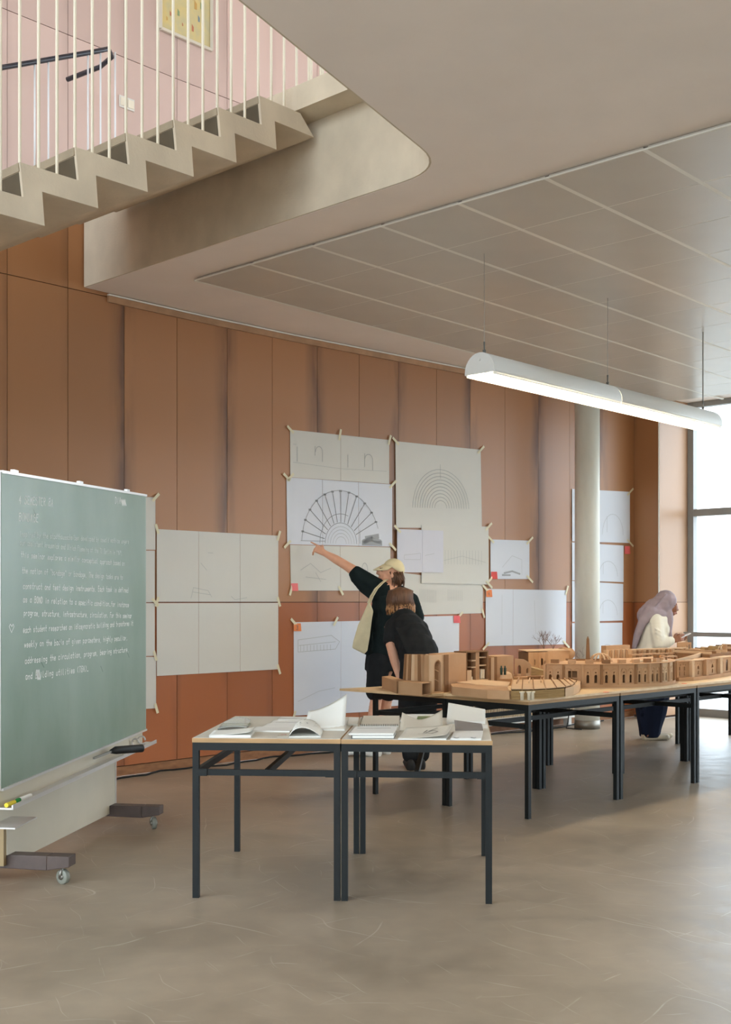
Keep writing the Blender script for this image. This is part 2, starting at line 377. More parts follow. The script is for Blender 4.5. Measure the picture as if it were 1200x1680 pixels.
# timber wall: backing plus one panel per board
def strip(pts, z0, z1, th, off=0.0):                # wall-following band, front face at off
    mb = MB()
    for a, b in zip(pts[:-1], pts[1:]):
        d = (b - a).normalized(); n = Vector((d.y, -d.x)); f = n * off; g = n * (off - th)
        mb.hexa([v3(a + f, z0), v3(b + f, z0), v3(b + g, z0), v3(a + g, z0)], [v3(a + f, z1), v3(b + f, z1), v3(b + g, z1), v3(a + g, z1)])
    return mb
back = struct('wall_back', strip(WALL, 0, ZR, .1, -.03), mat('dark_backing', (70, 45, 30), .8))
JX = [-560, -440, -330, -230, -145, -65, 12, 111.5, 204, 290.5, 373, 447, 521, 589.5, 654, 716.5, 772, 829, 884, 935, 985, 1041]
JP = [C0] + [wall_at(x) for x in JX if wall_at(x).x > C0.x + .3]
JS = len(JP) - len([x for x in JX if x >= 111])     # index of the joint at 111 px
for ji, (a, b) in enumerate(zip(JP[:-1], JP[1:])):
    mid = (a + b) / 2; g = (b - a).normalized() * .0025
    for z0, z1, m in ((.085, CH - .003, W_LO), (CH + .003, 3.968, W_UP), (3.974, 4.6, W_UP), (4.606, 6.0, W_TOP), (6.006, ZR, W_TOP)):
        if z0 > 3.9 and mid.x > V2.x + 1.5 and False: continue
        if m is W_UP and ji >= JS: m = W_UPR if (ji - JS) % 2 == 0 else W_UPL
        struct('panel', strip([a + g, b - g], z0, z1, .028, 0.0), m, parent=back)
sk = struct('baseboard_back', strip(JP, 0, .078, .03, -.004), mat('worn_plinth', (150, 104, 70), .6, .3, var=.25, scale=(9, 9, 30)))
# thin wooden cover strip along the ceiling
struct('trim_1', strip([wall_at(x) for x in (176, 330, 480, 1040)], ZC - .075, ZC - .022, .03, .022), mat('pale_strip', (170, 130, 96), .5, .4, var=.15, scale=(8, 8, 8)))
struct('trim_2', strip([wall_at(x) for x in (176, 330, 480, 1040)], ZC - .020, ZC - .008, .03, .026), TBAR)
# casing beside the window: side board, front boards coloured as lit by the window, white corner strip
SIDE = WALL[-1]
cas = struct('wall_casing', MB().prism([SIDE + WN * .01, PIL - WD * -.012 - WN * .012, WIN0 - WN * .012, WIN0 - WN * .40, SIDE - WN * .05 + WD * .02], 0, ZC), mat('dark_backing', (70, 45, 30), .8))
for z0, z1, ms, mf in ((.03, CH - .003, W_LO, W_WINLIT), (CH + .003, ZC, W_UP, W_WINLIT)):
    struct('panel', MB().hexa([v3(SIDE, z0), v3(PIL, z0), v3(PIL + WD * .014, z0), v3(SIDE + WD * .014, z0)], [v3(SIDE, z1), v3(PIL, z1), v3(PIL + WD * .014, z1), v3(SIDE + WD * .014, z1)]), ms, parent=cas)
    struct('panel', strip([PIL + WD * .014, WIN0], z0, z1, .014, 0.0), mf, parent=cas)
struct('trim_3', MB().bar(v3(PIL + WN * .004 - WD * .004, CH - .32), v3(PIL + WN * .004 - WD * .004, ZC - .01), .016, .016), mat('white_corner', (240, 232, 220), .5))

# glazed walls
def glazed(name, p, q, z0, z1, mull, transoms, ghost=False):
    d = (q - p).normalized(); n = Vector((d.y, -d.x)); L = (q - p).length
    root = link(name, None); root.location = v3(p, z0); root['kind'] = 'structure'
    def fb(nm, a, b, wa, wb): part(nm, MB().bar(a, b, wa, wb, up=(0, 0, 1)), FRAME, root)
    P = lambda s, z: v3(p + d * s - n * .03, z)
    xs = [0.0 + .04] + mull + [L - .04]; zs = [z0 + .05] + transoms + [z1 - .035]
    for x in xs: part('mullion', MB().box((P(x, 0).x, P(x, 0).y, (z0 + z1) / 2), (.08, .10, z1 - z0), math.atan2(d.y, d.x)), FRAME, root)
    for z, h in zip(zs, [.10] + [.09] * len(transoms) + [.07]): part('transom', MB().box(((P(0, 0) + P(L, 0)) / 2).xy.to_3d() + Vector((0, 0, z)), (L, .09, h), math.atan2(d.y, d.x)), FRAME, root)
    for xa, xb in zip(xs[:-1], xs[1:]):
        for za, zb in zip(zs[:-1], zs[1:]):
            m = (P(xa, 0) + P(xb, 0)) / 2
            part('pane', MB().box((m.x, m.y, (za + zb) / 2), (xb - xa - .07, .006, zb - za - .07), math.atan2(d.y, d.x)), GLASS, root)
    return root
mull = [1.44 * i for i in range(1, 9)]
glazed('window_1', WIN0, C1, 0, ZC, mull, [2.59])
glazed('window_2', WIN0, C1, ZU, ZR, mull, [])
glazed('window_3', C3, C0, 0, ZC, [1.6 * i for i in range(1, 9)], [2.59])
glazed('window_4', C3, C0, ZU, ZR, [1.6 * i for i in range(1, 9)], [])
nR = Vector((.68, -.73)) * .15
struct('wall_right', MB().hexa([v3(C1, 0), v3(C3, 0), v3(C3 + nR, 0), v3(C1 + nR, 0)], [v3(C1, ZR), v3(C3, ZR), v3(C3 + nR, ZR), v3(C1 + nR, ZR)]), WHITE)
# safety rail inside the window
ra_ = v3(WIN0 + GD * .02 + Vector((-.1, -.1)), 1.045); rb_ = v3(WIN0 + GD * 12.8 + Vector((-.1, -.1)), 1.045)
single('safety_rail', MB().bar(ra_, rb_, .035, .055), FRAME, 'grey horizontal safety rail across the tall window', 'rail')

# round column
cb = onh(964, 1197, 0).xy; cb = cb + cb.normalized() * .145
colo = thing('round_column', 'white round column standing in front of the timber wall', 'column', v3(cb, 0))
part('shaft', MB().lathe([(.0, ZC), (.142, ZC), (.142, .1), (0, .1)], v3(cb, 0), 40), COLUMN, colo, True)
part('base_ring', MB().lathe([(.0, .1), (.147, .1), (.147, .0), (0, 0)], v3(cb, 0), 40), CHROME, colo, True)
for oo in (colo.children):
    oo.data.polygons.foreach_set('use_smooth', [abs(p.normal.z) < .5 for p in oo.data.polygons])

# ------------------------------------------------------------------ staircase
SK = 1.10; S0 = Vector((-1.6056, 5.42)) * SK; SG, SR, SZ0 = .30 * SK, .158 * SK, CH + 2.0445 * SK; SW = 2.15; STT = D2
st = thing('staircase', 'folded concrete staircase with cream rods rising to the upper floor', 'staircase', v3(S0, 0))
def SP(s, t, z): q = S0 + D1 * s + STT * t; return Vector((q.x, q.y, z))
K0, K1 = -6, 6
for kx in range(K0, K1):
    z = SZ0 + kx * SR; s0 = kx * SG; s1 = s0 + SG
    und = .107 * SK; bk = .124 * SK; tilt = .018 * SK
    # side profile of one step: tread plate plus the riser that carries it
    prof = [(s0, z), (s1 + tilt, z), (s1 + bk, z - und), (s0 + bk, z - und), (s0 + bk - tilt * .3, z - SR - und), (s0 + tilt + .0, z - SR)]
    prof = [(s0, z), (s1 + tilt, z), (s1 + bk + .007, z - und), (s0 + bk - .008, z - und), (s0 + bk + .007, z - SR - und), (s0 + tilt, z - SR)]
    def ext(pr, t0, t1):
        mb = MB(); n = len(pr)
        mb.add([SP(s, t0, q) for s, q in pr] + [SP(s, t1, q) for s, q in pr], [tuple(range(n)), tuple(reversed(range(n, 2 * n)))] + [(i, (i + 1) % n, n + (i + 1) % n, n + i) for i in range(n)]); return mb
    stp = part('step', ext(prof, 0, SW), CONC, st)
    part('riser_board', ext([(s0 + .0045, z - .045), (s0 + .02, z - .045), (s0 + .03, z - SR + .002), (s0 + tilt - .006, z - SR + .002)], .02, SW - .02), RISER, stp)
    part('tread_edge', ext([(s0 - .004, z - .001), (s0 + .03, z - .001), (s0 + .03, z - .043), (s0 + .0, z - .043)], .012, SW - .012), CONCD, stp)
# raking beam under the far half
zb = lambda s: SZ0 + (s / SG) * SR - .33
bt0, bt1 = .62, 1.5
B = lambda s, dz, t: SP(s, t, zb(s) + dz)
sa, sb = K0 * SG + .2, K1 * SG + .1
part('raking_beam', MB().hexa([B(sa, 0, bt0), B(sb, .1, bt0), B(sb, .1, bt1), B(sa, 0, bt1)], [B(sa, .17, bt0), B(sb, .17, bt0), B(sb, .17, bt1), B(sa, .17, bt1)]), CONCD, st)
# landing that carries on to the void edge
lz = SZ0 + 6 * SR
beam_in = lambda t: None
def hit_beam(s_line_pt):                            # walk along D1 to the void edge V1-VC
    p = s_line_pt; den = D1.x * d12.y - D1.y * d12.x
    u = ((V1.x - p.x) * d12.y - (V1.y - p.y) * d12.x) / den; return p + D1 * u
e0 = S0 + D1 * (6 * SG); pa = e0 + STT * SW; pb = e0 - STT * 3.0
part('landing', MB().prism([pa, pb, hit_beam(pb) + D1 * .05, hit_beam(pa) + D1 * .05], lz - .158, lz), CONC, st)
# rods of the near side, up to the ceiling above
rod = MB().tube([(0, 0, 0), (0, 0, 1)], .0085, 8).mesh('baluster', mat('cream_paint', (232, 222, 200), .45, .4), True)
for kx in range(K0, K1 + 1):
    for q in range(3):
        s = kx * SG + .016 + q * SG / 3; z = SZ0 + min(kx, 6) * SR - .004
        p = SP(s, .03, z); o = link('baluster', rod, st); o.location = p - Vector(st.location); o.scale = (1, 1, ZR - z)
for q in range(1, 12):
    p = S0 + D1 * (6 * SG + .02) - STT * (.1 * q)
    o = link('baluster', rod, st); o.location = v3(p, lz) - Vector(st.location); o.scale = (1, 1, ZR - lz)
# far side handrail with thin white rods
rodf = MB().tube([(0, 0, 0), (0, 0, 1)], .007, 8).mesh('baluster', mat('white_rod', (236, 238, 240), .35, .5), True)
TF = SW - .04
def RP(s, h=.92): return None
sEnd = 0
YF = None
# the point of the rail seen at pixel (x, y)
def rail_px(px, py):
    r = ray(px); o0 = S0 + STT * TF; den = D1.x * r.y - D1.y * r.x
    s = (0 - o0.x * r.y + o0.y * r.x) / den; q = o0 + D1 * s
    return s, Vector((q.x, q.y, CH - (py - HY) / F * q.y))
s1_, pA = rail_px(0, 111.5); s2_, pB = rail_px(160, 84); s3_, pC = rail_px(178, 80)
dirn = (pB - pA).normalized()
start = pA - dirn * 2.4
path = [start, pA, pB - dirn * .05, pB, pC, pC + Vector((D1.x, D1.y, 0)) * .07 + Vector((STT.x, STT.y, 0)) * .05 + Vector((0, 0, -.02))]
back_ = path[-1] + Vector((STT.x, STT.y, 0)) * .16 + Vector((0, 0, -.03))
path += [back_, back_ - Vector((D1.x, D1.y, 0)) * .10 + Vector((STT.x, STT.y, 0)) * .3 + Vector((0, 0, -.04))]
part('handrail', MB().tube(path, .019, 10), mat('dark_blue_handrail', (38, 42, 54), .25, .6), st, True)
for px in (-70, -20, 33, 57, 79.5, 124, 144.5, 165, 189):
    s, q = rail_px(px, 100); t = min(max((s - s1_) / (s2_ - s1_), -2), 1.15); top = pA.z + (pB.z - pA.z) * t - .01
    zf = SZ0 + math.floor(s / SG + 1e-6) * SR if s < 6 * SG else lz
    zf = min(zf, lz)
    o = link('baluster', rodf, st); o.location = Vector((q.x, q.y, zf - .004)) - Vector(st.location); o.scale = (1, 1, max(.3, top - zf))
# things on the upper wall
fm = [onwall(262, 46, .012), onwall(345.5, 78, .012)]
n_ = wall_n(300); n3 = Vector((n_.x, n_.y, 0)); a, b = fm; b.z = a.z = (a.z + b.z) / 2 - .02; up = Vector((0, 0, 1.05))
pic = thing('framed_map', 'framed yellowish town map hung high on the stairwell wall', 'picture', (a + b) / 2)
part('backing_board', MB().hexa([a, b, b - n3 * .012, a - n3 * .012], [a + up, b + up, b - n3 * .012 + up, a - n3 * .012 + up]), mat('map_paper', (222, 200, 130), .3, .5, c2=(196, 190, 150), scale=(9, 9, 9), coat=.6), pic)
fr = MB()
for p, q in ((a, b), (b, b + up), (a + up, b + up), (a, a + up)): fr.bar(p + n3 * .006, q + n3 * .006, .025, .025)
part('frame', fr, mat('pale_frame', (214, 206, 190), .4), pic)
mp_cols = [(140, 160, 120), (200, 160, 90), (170, 175, 165), (190, 120, 90), (120, 140, 150)]
dd = (b - a)
for i in range(26):
    u, v = random.uniform(.06, .88), random.uniform(.04, .9); s = random.uniform(.015, .05)
    p = a + dd * u + up * v + n3 * .0015
    part('map_patch', MB().hexa([p, p + dd * s, p + dd * s + n3 * .001, p + n3 * .001], [p + up * s * 1.5, p + dd * s + up * s, p + dd * s + up * s + n3 * .001, p + up * s * 1.5 + n3 * .001]), mat('map_ink_%d' % (i % 5), mp_cols[i % 5], .4), pic)
c = onwall(207.5, 170, .006); wd = (wall_at(210) - wall_at(205)).normalized(); wd = Vector((wd.x, wd.y, 0)); wz = math.atan2(wd.y, wd.x)
sw = thing('light_switch', 'white double light switch plate on the stairwell wall', 'switch', c)
part('plate', MB().box(c, (.15, .012, .10), wz), WHITE, sw, bev=.003)
for dx in (-.036, .036): part('rocker', MB().box(c + wd * dx + n3 * .008, (.055, .008, .065), wz), mat('switch_cream', (238, 230, 210), .4), sw)
# ------------------------------------------------------------------ handwriting: stroke letters on a 5 x 10 grid (baseline 2, x-height 6)
GLY = dict(a='46 16 05 03 12 32 44|46 42', b='09 02|05 26 45 43 22 02', c='45 36 16 05 03 12 32 43', d='49 42|45 26 05 03 22 43',
 e='04 44 45 36 16 05 03 12 32 43', f='48 39 28 22|06 46', g='46 16 05 04 13 33 44|46 41 30 10', h='09 02|05 26 36 45 42', i='26 22|27 28',
 j='36 31 20 10|37 38', k='09 02|46 04 42', l='19 13 22 32', m='06 02|05 16 25 22|25 36 45 42', n='06 02|05 26 36 45 42', o='16 05 03 12 32 43 45 36 16',
 p='06 00|05 26 45 43 22 03', q='46 40|45 26 05 03 22 43', r='06 02|04 26 36', s='45 36 16 05 14 34 43 32 12 03', t='29 23 32 42|06 46', u='06 03 12 32 43|46 42',
 v='06 22 46', w='06 12 25 32 46', x='06 42|46 02', y='06 23|46 23 00', z='06 46 02 42', A='02 29 42|15 35', B='02 09 39 48 47 36 06|36 45 43 32 02',
 D='02 09 29 47 44 22 02', E='49 09 02 42|06 36', F='49 09 02|06 36', G='48 39 19 07 04 12 32 44 46 26', I='29 22', K='09 02|49 05 42', M='02 09 25 49 42',
 N='02 09 42 49', O='19 07 04 12 32 44 47 39 19', R='02 09 39 48 47 36 06|26 42', S='48 39 19 08 07 36 45 43 32 12 03', T='09 49|29 22', U='09 03 12 32 43 49', Q='19 07 04 12 32 44 47 39 19|24 41')
GLY.update({',': '22 11', '.': '12 22', '_': '02 42', '-': '04 44', '(': '39 17 14 32', ')': '19 37 34 12', '4': '39 05 45|37 32', '3': '08 19 39 48 37 26 37 45 44 32 12 03',
 '1': '07 29 22', '9': '47 28 08 07 16 36 48 42', '8': '26 08 19 39 48 26 04 12 32 44 26', '7': '09 49 12', '"': '19 17|39 37', '2': '08 19 39 48 02 42', '5': '49 09 06 36 45 43 32 02', '6': '39 05 03 12 32 44 35 05'})
def ribbon(mb, pts, wd, nrm):
    pts = [Vector(p) for p in pts]
    for a, b in zip(pts[:-1], pts[1:]):
        d = b - a
        if d.length < 1e-6: continue
        s = d.normalized().cross(nrm).normalized() * wd / 2; e = d.normalized() * wd * .3
        mb.add([a - s - e, a + s - e, b + s + e, b - s + e], [(0, 1, 2, 3)])
def write(mb, text, org, dx, dy, nrm, h, wd, total=None, jit=.25):
    adv = h * .62; L = adv * len(text); k = (total / L) if total else 1
    for n, ch in enumerate(text):
        if ch == ' ' or ch not in GLY: continue
        ox = n * adv * k; jy = random.uniform(-.03, .03) * h
        for st_ in GLY[ch].split('|'):
            pts = []
            for t in st_.split():
                x = int(t[0]) + random.uniform(-jit, jit) + .12 * int(t[1]); y = int(t[1]) - 2 + random.uniform(-jit, jit)
                pts.append(org + dx * (ox + x / 10 * h * .92 * k) + dy * (y / 7 * h * .8 + jy))
            ribbon(mb, pts, wd, nrm)

# ------------------------------------------------------------------ wheeled chalkboard
BD = Vector((.1414, 1.0)).normalized(); BN = Vector((BD.y, -BD.x))          # along the board, and its face normal (towards the room)
BX0, BY0 = -1.52, 7.48
def board_hit(px, off=0.0):
    o = Vector((BX0, BY0)) + BN * off; r = ray(px); den = BD.x * r.y - BD.y * r.x
    s = (0 - o.x * r.y + o.y * r.x) / den; return o + BD * s
def onboard(px, py, off=0.0):
    p = board_hit(px, off); return Vector((p.x, p.y, CH - (py - HY) / F * p.y))
TLb, TRb, BRb, BLb = onboard(2.5, 774), onboard(239.5, 813), onboard(239.5, 1197), onboard(2.5, 1296)
bn3 = Vector((BN.x, BN.y, 0)); bd3 = Vector((BD.x, BD.y, 0))
base = v3((board_hit(2.5) + board_hit(240)) / 2 - BN * .06, 0)
cbd = thing('chalkboard', 'green chalkboard on wheels covered in white handwriting', 'chalkboard', base)
SLATE = mat('green_slate', (120, 143, 124), .36, .5, c2=(150, 168, 154), scale=(2.5, 2.5, 1.2), bump=.03)
ALU = mat('aluminium', (214, 210, 206), .35, .5, .6)
CREAM = mat('cream_enamel', (208, 200, 182), .55, .4, var=.04, scale=(3, 3, 3))
BROWN = mat('brown_steel', (84, 70, 64), .5, .4, var=.15, scale=(12, 12, 12))
part('slate', MB().hexa([BLb, BRb, BRb - bn3 * .02, BLb - bn3 * .02], [TLb, TRb, TRb - bn3 * .02, TLb - bn3 * .02]), SLATE, cbd)
ed = MB()
for p, q, hh in ((TLb, TRb, .014), (BLb, BRb, .012), (TRb, BRb, .008), (TLb, BLb, .008)): ed.bar(p - bn3 * .006, q - bn3 * .006, .03 if abs((q - p).z) < .5 else hh, hh if abs((q - p).z) < .5 else .03)
part('edge_strip', ed, ALU, cbd)
for px in (27, 134, 211):
    p = onboard(px, 774 + (px - 2.5) * 39 / 237) + Vector((0, 0, .012)) - bn3 * .01
    part('clip', MB().box(p, (.02, .05, .018), math.atan2(BD.y, BD.x) - math.pi / 2), ALU, cbd)
# carrier strip, chalk tray, base panel
def bpt(t, z, off): q = base.xy + BD * t + BN * (off + .06); return Vector((q.x, q.y, z))
Lh = (BRb - BLb).length / 2
def zt(t): return (BLb.z + BRb.z) / 2 + (BRb.z - BLb.z) * t / (2 * Lh)
def bb(t0, t1, o0, o1, dz0, dz1, flat=None):
    f = (lambda t, d: d) if flat else (lambda t, d: zt(t) + d)
    return MB().hexa([bpt(t0, f(t0, dz0), o0), bpt(t1, f(t1, dz0), o0), bpt(t1, f(t1, dz0), o1), bpt(t0, f(t0, dz0), o1)], [bpt(t0, f(t0, dz1), o0), bpt(t1, f(t1, dz1), o0), bpt(t1, f(t1, dz1), o1), bpt(t0, f(t0, dz1), o1)])
part('carrier_strip', bb(-Lh - .02, Lh - .06, -.03, -.005, -.085, .0), CREAM, cbd)
tray = part('chalk_tray', bb(-Lh - .02, Lh + .02, -.01, .065, -.092, -.084), ALU, cbd)
part('tray_lip', bb(-Lh - .02, Lh + .02, .06, .067, -.092, -.070), ALU, tray)
pl = board_hit(190, -.11); tE = (pl - base.xy).dot(BD); tS = (5.985 - base.y) / BD.y
bp_ = part('base_panel', bb(tS, tE, -.14, -.11, .150, zt(0) - .098, True), CREAM, cbd)
part('end_strip', bb(tE - .012, tE + .002, -.145, -.105, .150, zt(0) - .095, True), ALU, bp_)
part('end_post', bb(tS - .03, tS, -.16, -.115, .10, zt(-Lh) - .10, True), mat('tan_post', (150, 128, 92), .6), cbd)
part('lower_rail', bb(tS + .06, tE - .06, -.165, -.115, .095, .150, True), CREAM, cbd)
for t_p in (tS + .03, tE - .05): part('upright', bb(t_p - .02, t_p + .02, -.21, -.145, .152, zt(t_p) + .5, True), CREAM, cbd)
sh = part('side_shelf', bb(-Lh + .06, -Lh + .32, -.105, .04, -.205, -.198), ALU, cbd)
part('shelf_back', bb(-Lh + .06, -Lh + .32, -.109, -.100, -.205, -.095), CREAM, sh)
def caster(pos, ang):
    mb = MB(); ax = Vector((math.cos(ang), math.sin(ang), 0)); r = .038
    mb.tube([pos - ax * .014, pos - ax * .012, pos + ax * .012, pos + ax * .014], [r * .9, r, r, r * .9], 20); return mb
for tf, px_e, nm in ((None, 119, 'n'), (None, 265, 'f')):
    yy = 6.0 if nm == 'n' else 7.46
    e = at(px_e, 0, yy).xy; t_ = (e - base.xy).dot(BD); o_ = (e - base.xy).dot(BN) - .06
    w2 = .045
    def fp(o, t, z): return bpt(t, z, o)
    foot = MB().hexa([fp(-.42, t_ - w2, .085), fp(o_ * .45, t_ - w2, .075), fp(o_ * .45, t_ + w2, .075), fp(-.42, t_ + w2, .085)], [fp(-.42, t_ - w2, .150), fp(o_ * .45, t_ - w2, .150), fp(o_ * .45, t_ + w2, .150), fp(-.42, t_ + w2, .150)])
    foot.hexa([fp(o_ * .45, t_ - w2, .075), fp(o_, t_ - w2, .095), fp(o_, t_ + w2, .095), fp(o_ * .45, t_ + w2, .075)], [fp(o_ * .45, t_ - w2, .150), fp(o_, t_ - w2, .150), fp(o_, t_ + w2, .150), fp(o_ * .45, t_ + w2, .150)])
    ft = part('foot', foot, BROWN, cbd, bev=.004)
    for o in (o_ - .05, -.36):
        c = bpt(t_, .038, o); ws = caster(c, math.radians(60 if nm == 'n' else 20))
        wh = part('caster', ws, mat('grey_wheel', (128, 128, 116), .4, .5), ft, True)
        ax = Vector((math.cos(math.radians(60 if nm == 'n' else 20)), math.sin(math.radians(60 if nm == 'n' else 20)), 0))
    # hub and fork of the wheel in view
    c = bpt(t_, .038, o_ - .05)
    part('fork', MB().tube([c + Vector((0, 0, .06)), c + Vector((0, 0, .02)) - ax * .02, c - ax * .02], .008, 8).tube([c - ax * .022, c + ax * .022], .014, 10), CHROME, ft, True)
# writing
def chalk(name, lines, m, w):
    mb = MB()
    for t, x0, y0, x1, y1, h in lines:
        a = onboard(x0, y0, .0004); b = onboard(x1, y1, .0004); d = b - a; L = d.length; d.normalize()
        write(mb, t, a, d, Vector((0, 0, 1)), bn3, h, w, L)
    part(name, mb, m, cbd)['kind'] = 'stuff'
CHK = mat('chalk_white', (250, 250, 246), .9, .1); CHF = mat('chalk_faded', (226, 232, 226), .9, .1); CHM = mat('chalk_soft', (242, 244, 240), .9, .1)
chalk('chalk_heading', [('4 SEMESTER BA', 31, 826, 88, 831, .05), ('BONDAGE', 31, 855, 64, 857, .05), ('DIA', 189, 826, 199, 827, .05)], CHM, .005)
chalk('chalk_writing_faded', [('inspired by the stadthausscheiben developed by oswald mathias ungers', 32, 880, 212, 892, .036),
 ('our assistent krausnick and Ulrich Flemming at the TU Berlin in 1969,', 33, 894, 201, 911, .036)], CHF, .0035)
chalk('chalk_writing_soft', [('this seminar explores a similar conceptual approach based on', 34, 914, 205, 928, .037), ('the notion of "bondage" or bondage. The design tasks are to', 36, 940, 202, 951, .038)], CHM, .0038)
chalk('chalk_writing', [('construct and test design instruments. Each task is defined', 38, 966, 211, 972, .039), ('as a BOND in relation to a specific condition_for instance', 38, 988, 212, 996, .039),
 ('program, structure, infrastructure, circulation. For this seminar', 39, 1010, 217, 1014, .039), ('each student researches an idiosyncratic building and transforms it', 38, 1038, 219, 1026, .039),
 ('weekly on the basis of given parameters, highly peculiar,', 40, 1062, 210, 1050, .040), ('addressing the circulation, program, bearing structure,', 41, 1089, 212, 1069, .040), ('and building utilities (TGA)_', 42, 1115, 146, 1101, .042)], CHK, .0045)
mb = MB(); hp = [(19, 1038), (15, 1028), (17, 1024), (19.5, 1028), (21.5, 1024), (23, 1028), (19, 1038)]
ribbon(mb, [onboard(x, y, .0004) for x, y in hp], .004, bn3); part('chalk_heart', mb, CHM, cbd)
mb = MB()
for i in range(6):
    x, y = random.uniform(20, 210), random.uniform(835, 1130); ribbon(mb, [onboard(x, y, .001), onboard(x + random.uniform(2, 6), y + random.uniform(4, 14), .001)], random.uniform(.004, .009), bn3)
part('wiped_spots', mb, mat('slate_dark', (96, 120, 104), .5), cbd)
mb = MB()
for i in range(7): ribbon(mb, [onboard(199 + i, 820 + 2 * (i % 2), .0011), onboard(201 + i, 829 - 2 * (i % 2), .0011)], .012, bn3)
for i in range(5): ribbon(mb, [onboard(60 + i, 1100 + 2 * (i % 2), .0011), onboard(62 + i, 1114 - 3 * (i % 2), .0011)], .014, bn3)
part('chalk_smudge', mb, CHM, cbd)
# things lying in the tray
def ontray(px, off=.03):
    q = board_hit(px, off); t = (q - base.xy).dot(BD); return bpt(t, zt(t) - .084, off), t
for px, cc, r, ln, nm in ((17, (222, 200, 60), .011, .09, 'yellow'), (30, (40, 130, 60), .011, .025, 'green'), (41, (236, 234, 226), .010, .13, 'white')):
    p, t = ontray(px); p = p + Vector((0, 0, r))
    single('chalk_stick', MB().tube([p - bd3 * ln / 2, p + bd3 * ln / 2], r, 10), mat('chalk_' + nm, cc, .8), '%s stick of chalk lying in the chalkboard tray' % nm, 'chalk')
p, t = ontray(185, .045); p += Vector((0, 0, .012))
kn = thing('chalk_holder', 'steel bladed scraper with fat black grip in the chalkboard tray', 'tool', p)
q0, q1, q2 = onboard(154, 1244, .05), onboard(182, 1233, .05), onboard(187, 1232, .05)
ge = q2 + bd3 * .12 + Vector((.12, .05, -.005))
part('blade', MB().bar(q0, q1 + bd3 * .02, .012, .012), CHROME, kn)
part('grip', MB().tube([q1, q2 + Vector((.01, 0, .004)), ge], [.012, .024, .025], 12), RUBBER, kn, True)
for i, px in enumerate((222, 232)):
    p, t = ontray(px, .032); p.z += .004; a = 2 * math.pi / 14; r = .026
    pts = [p + bn3 * (math.cos(a * k) * r) + Vector((0, 0, .036 + math.sin(a * k) * r)) + bd3 * (k * .002) for k in range(13)]
    single('tape_ring', MB().tube(pts, .006, 8), ALU, ['metal ring clip in the tray nearer the black grip', 'metal ring clip in the tray at the far board corner'][i], 'clip', 'ring clips in the chalk tray', True)

# ------------------------------------------------------------------ drawings taped to the timber wall
PAPER = mat('paper_cream', (216, 212, 203), .85, .15, var=.015, scale=(3, 3, 3)); PAPERB = mat('paper_white', (220, 221, 226), .85, .15, var=.012, scale=(3, 3, 3)); PAPERL = mat('paper_lilac', (214, 212, 218), .85, .15)
TAPE = mat('masking_tape', (226, 216, 184), .7, .2); PENC = mat('pencil_grey', (150, 150, 150), .8); PENL = mat('pencil_pale', (176, 176, 172), .8); PEND = mat('pencil_dark', (118, 118, 120), .8); SHADE = mat('pencil_shading', (170, 170, 170), .85)
def quad_uv(c, u, v):                                # corners TL TR BR BL in px
    (ax, ay), (bx, by), (cx, cy), (dx, dy) = c
    return ((ax * (1 - u) + bx * u) * (1 - v) + (dx * (1 - u) + cx * u) * v, (ay * (1 - u) + by * u) * (1 - v) + (dy * (1 - u) + cy * u) * v)
def drawing(label, c, seams=(), m=None, off=.010, tapes=('TL', 'TR', 'BR', 'BL'), strokes=(), extra=None, group=None):
    m = m or PAPER; bl = onwall(*c[3]); br = onwall(*c[2]); o = thing('taped_drawing', label, 'drawing', (bl + br) / 2, group=group)
    us = [0] + list(seams) + [1]
    for i, (ua, ub) in enumerate(zip(us[:-1], us[1:])):
        mb = MB(); g = .0012 if len(us) > 2 else 0; n = 6
        for k in range(n):
            u0 = ua + g + (ub - ua - 2 * g) * k / n; u1 = ua + g + (ub - ua - 2 * g) * (k + 1) / n
            P = lambda u, v, e: onwall(*quad_uv(c, u, v), off + e + .0012 * (1 + math.sin(u * 9 + v * 2)) * v)
            mb.hexa([P(u0, 1, 0), P(u1, 1, 0), P(u1, 1, -.0015), P(u0, 1, -.0015)], [P(u0, 0, 0), P(u1, 0, 0), P(u1, 0, -.0015), P(u0, 0, -.0015)])
        part('sheet', mb, m, o)
    for tname in tapes:
        u, v = {'TL': (0, 0), 'TR': (1, 0), 'BR': (1, 1), 'BL': (0, 1), 'TM': (.5, 0), 'BM': (.5, 1)}[tname]
        px, py = quad_uv(c, u, v); sx = -1 if u < .3 else 1; sy = -1 if v < .5 else 1
        dx, dy = (4.5 * sx, 5 * sy) if u != .5 else (3, 6 * sy)
        if random.random() < .35: dx *= .4; dy *= 1.3
        a, b = onwall(px - dx, py - dy, off + .007), onwall(px + dx, py + dy, off + .007); n = wall_n(px); mb = MB(); ribbon(mb, [a, b], .026, Vector((n.x, n.y, 0)))
        part('tape', mb, TAPE, o)
    n = wall_n((c[0][0] + c[1][0]) / 2); n3_ = Vector((n.x, n.y, 0))
    for mm, wd, pls in strokes:
        mb = MB()
        for pl_ in pls: ribbon(mb, [onwall(*quad_uv(c, u, v), off + .0038) for u, v in pl_], wd, n3_)
        part('pencil_lines', mb, mm, o)
    return o
def arc(cx, cy, rx, ry, a0, a1, n=20): return [(cx + rx * math.cos(math.radians(a0 + (a1 - a0) * i / n)), cy - ry * math.sin(math.radians(a0 + (a1 - a0) * i / n))) for i in range(n + 1)]
c1_ = [(475, 705), (638, 722), (638, 794), (475, 783)]
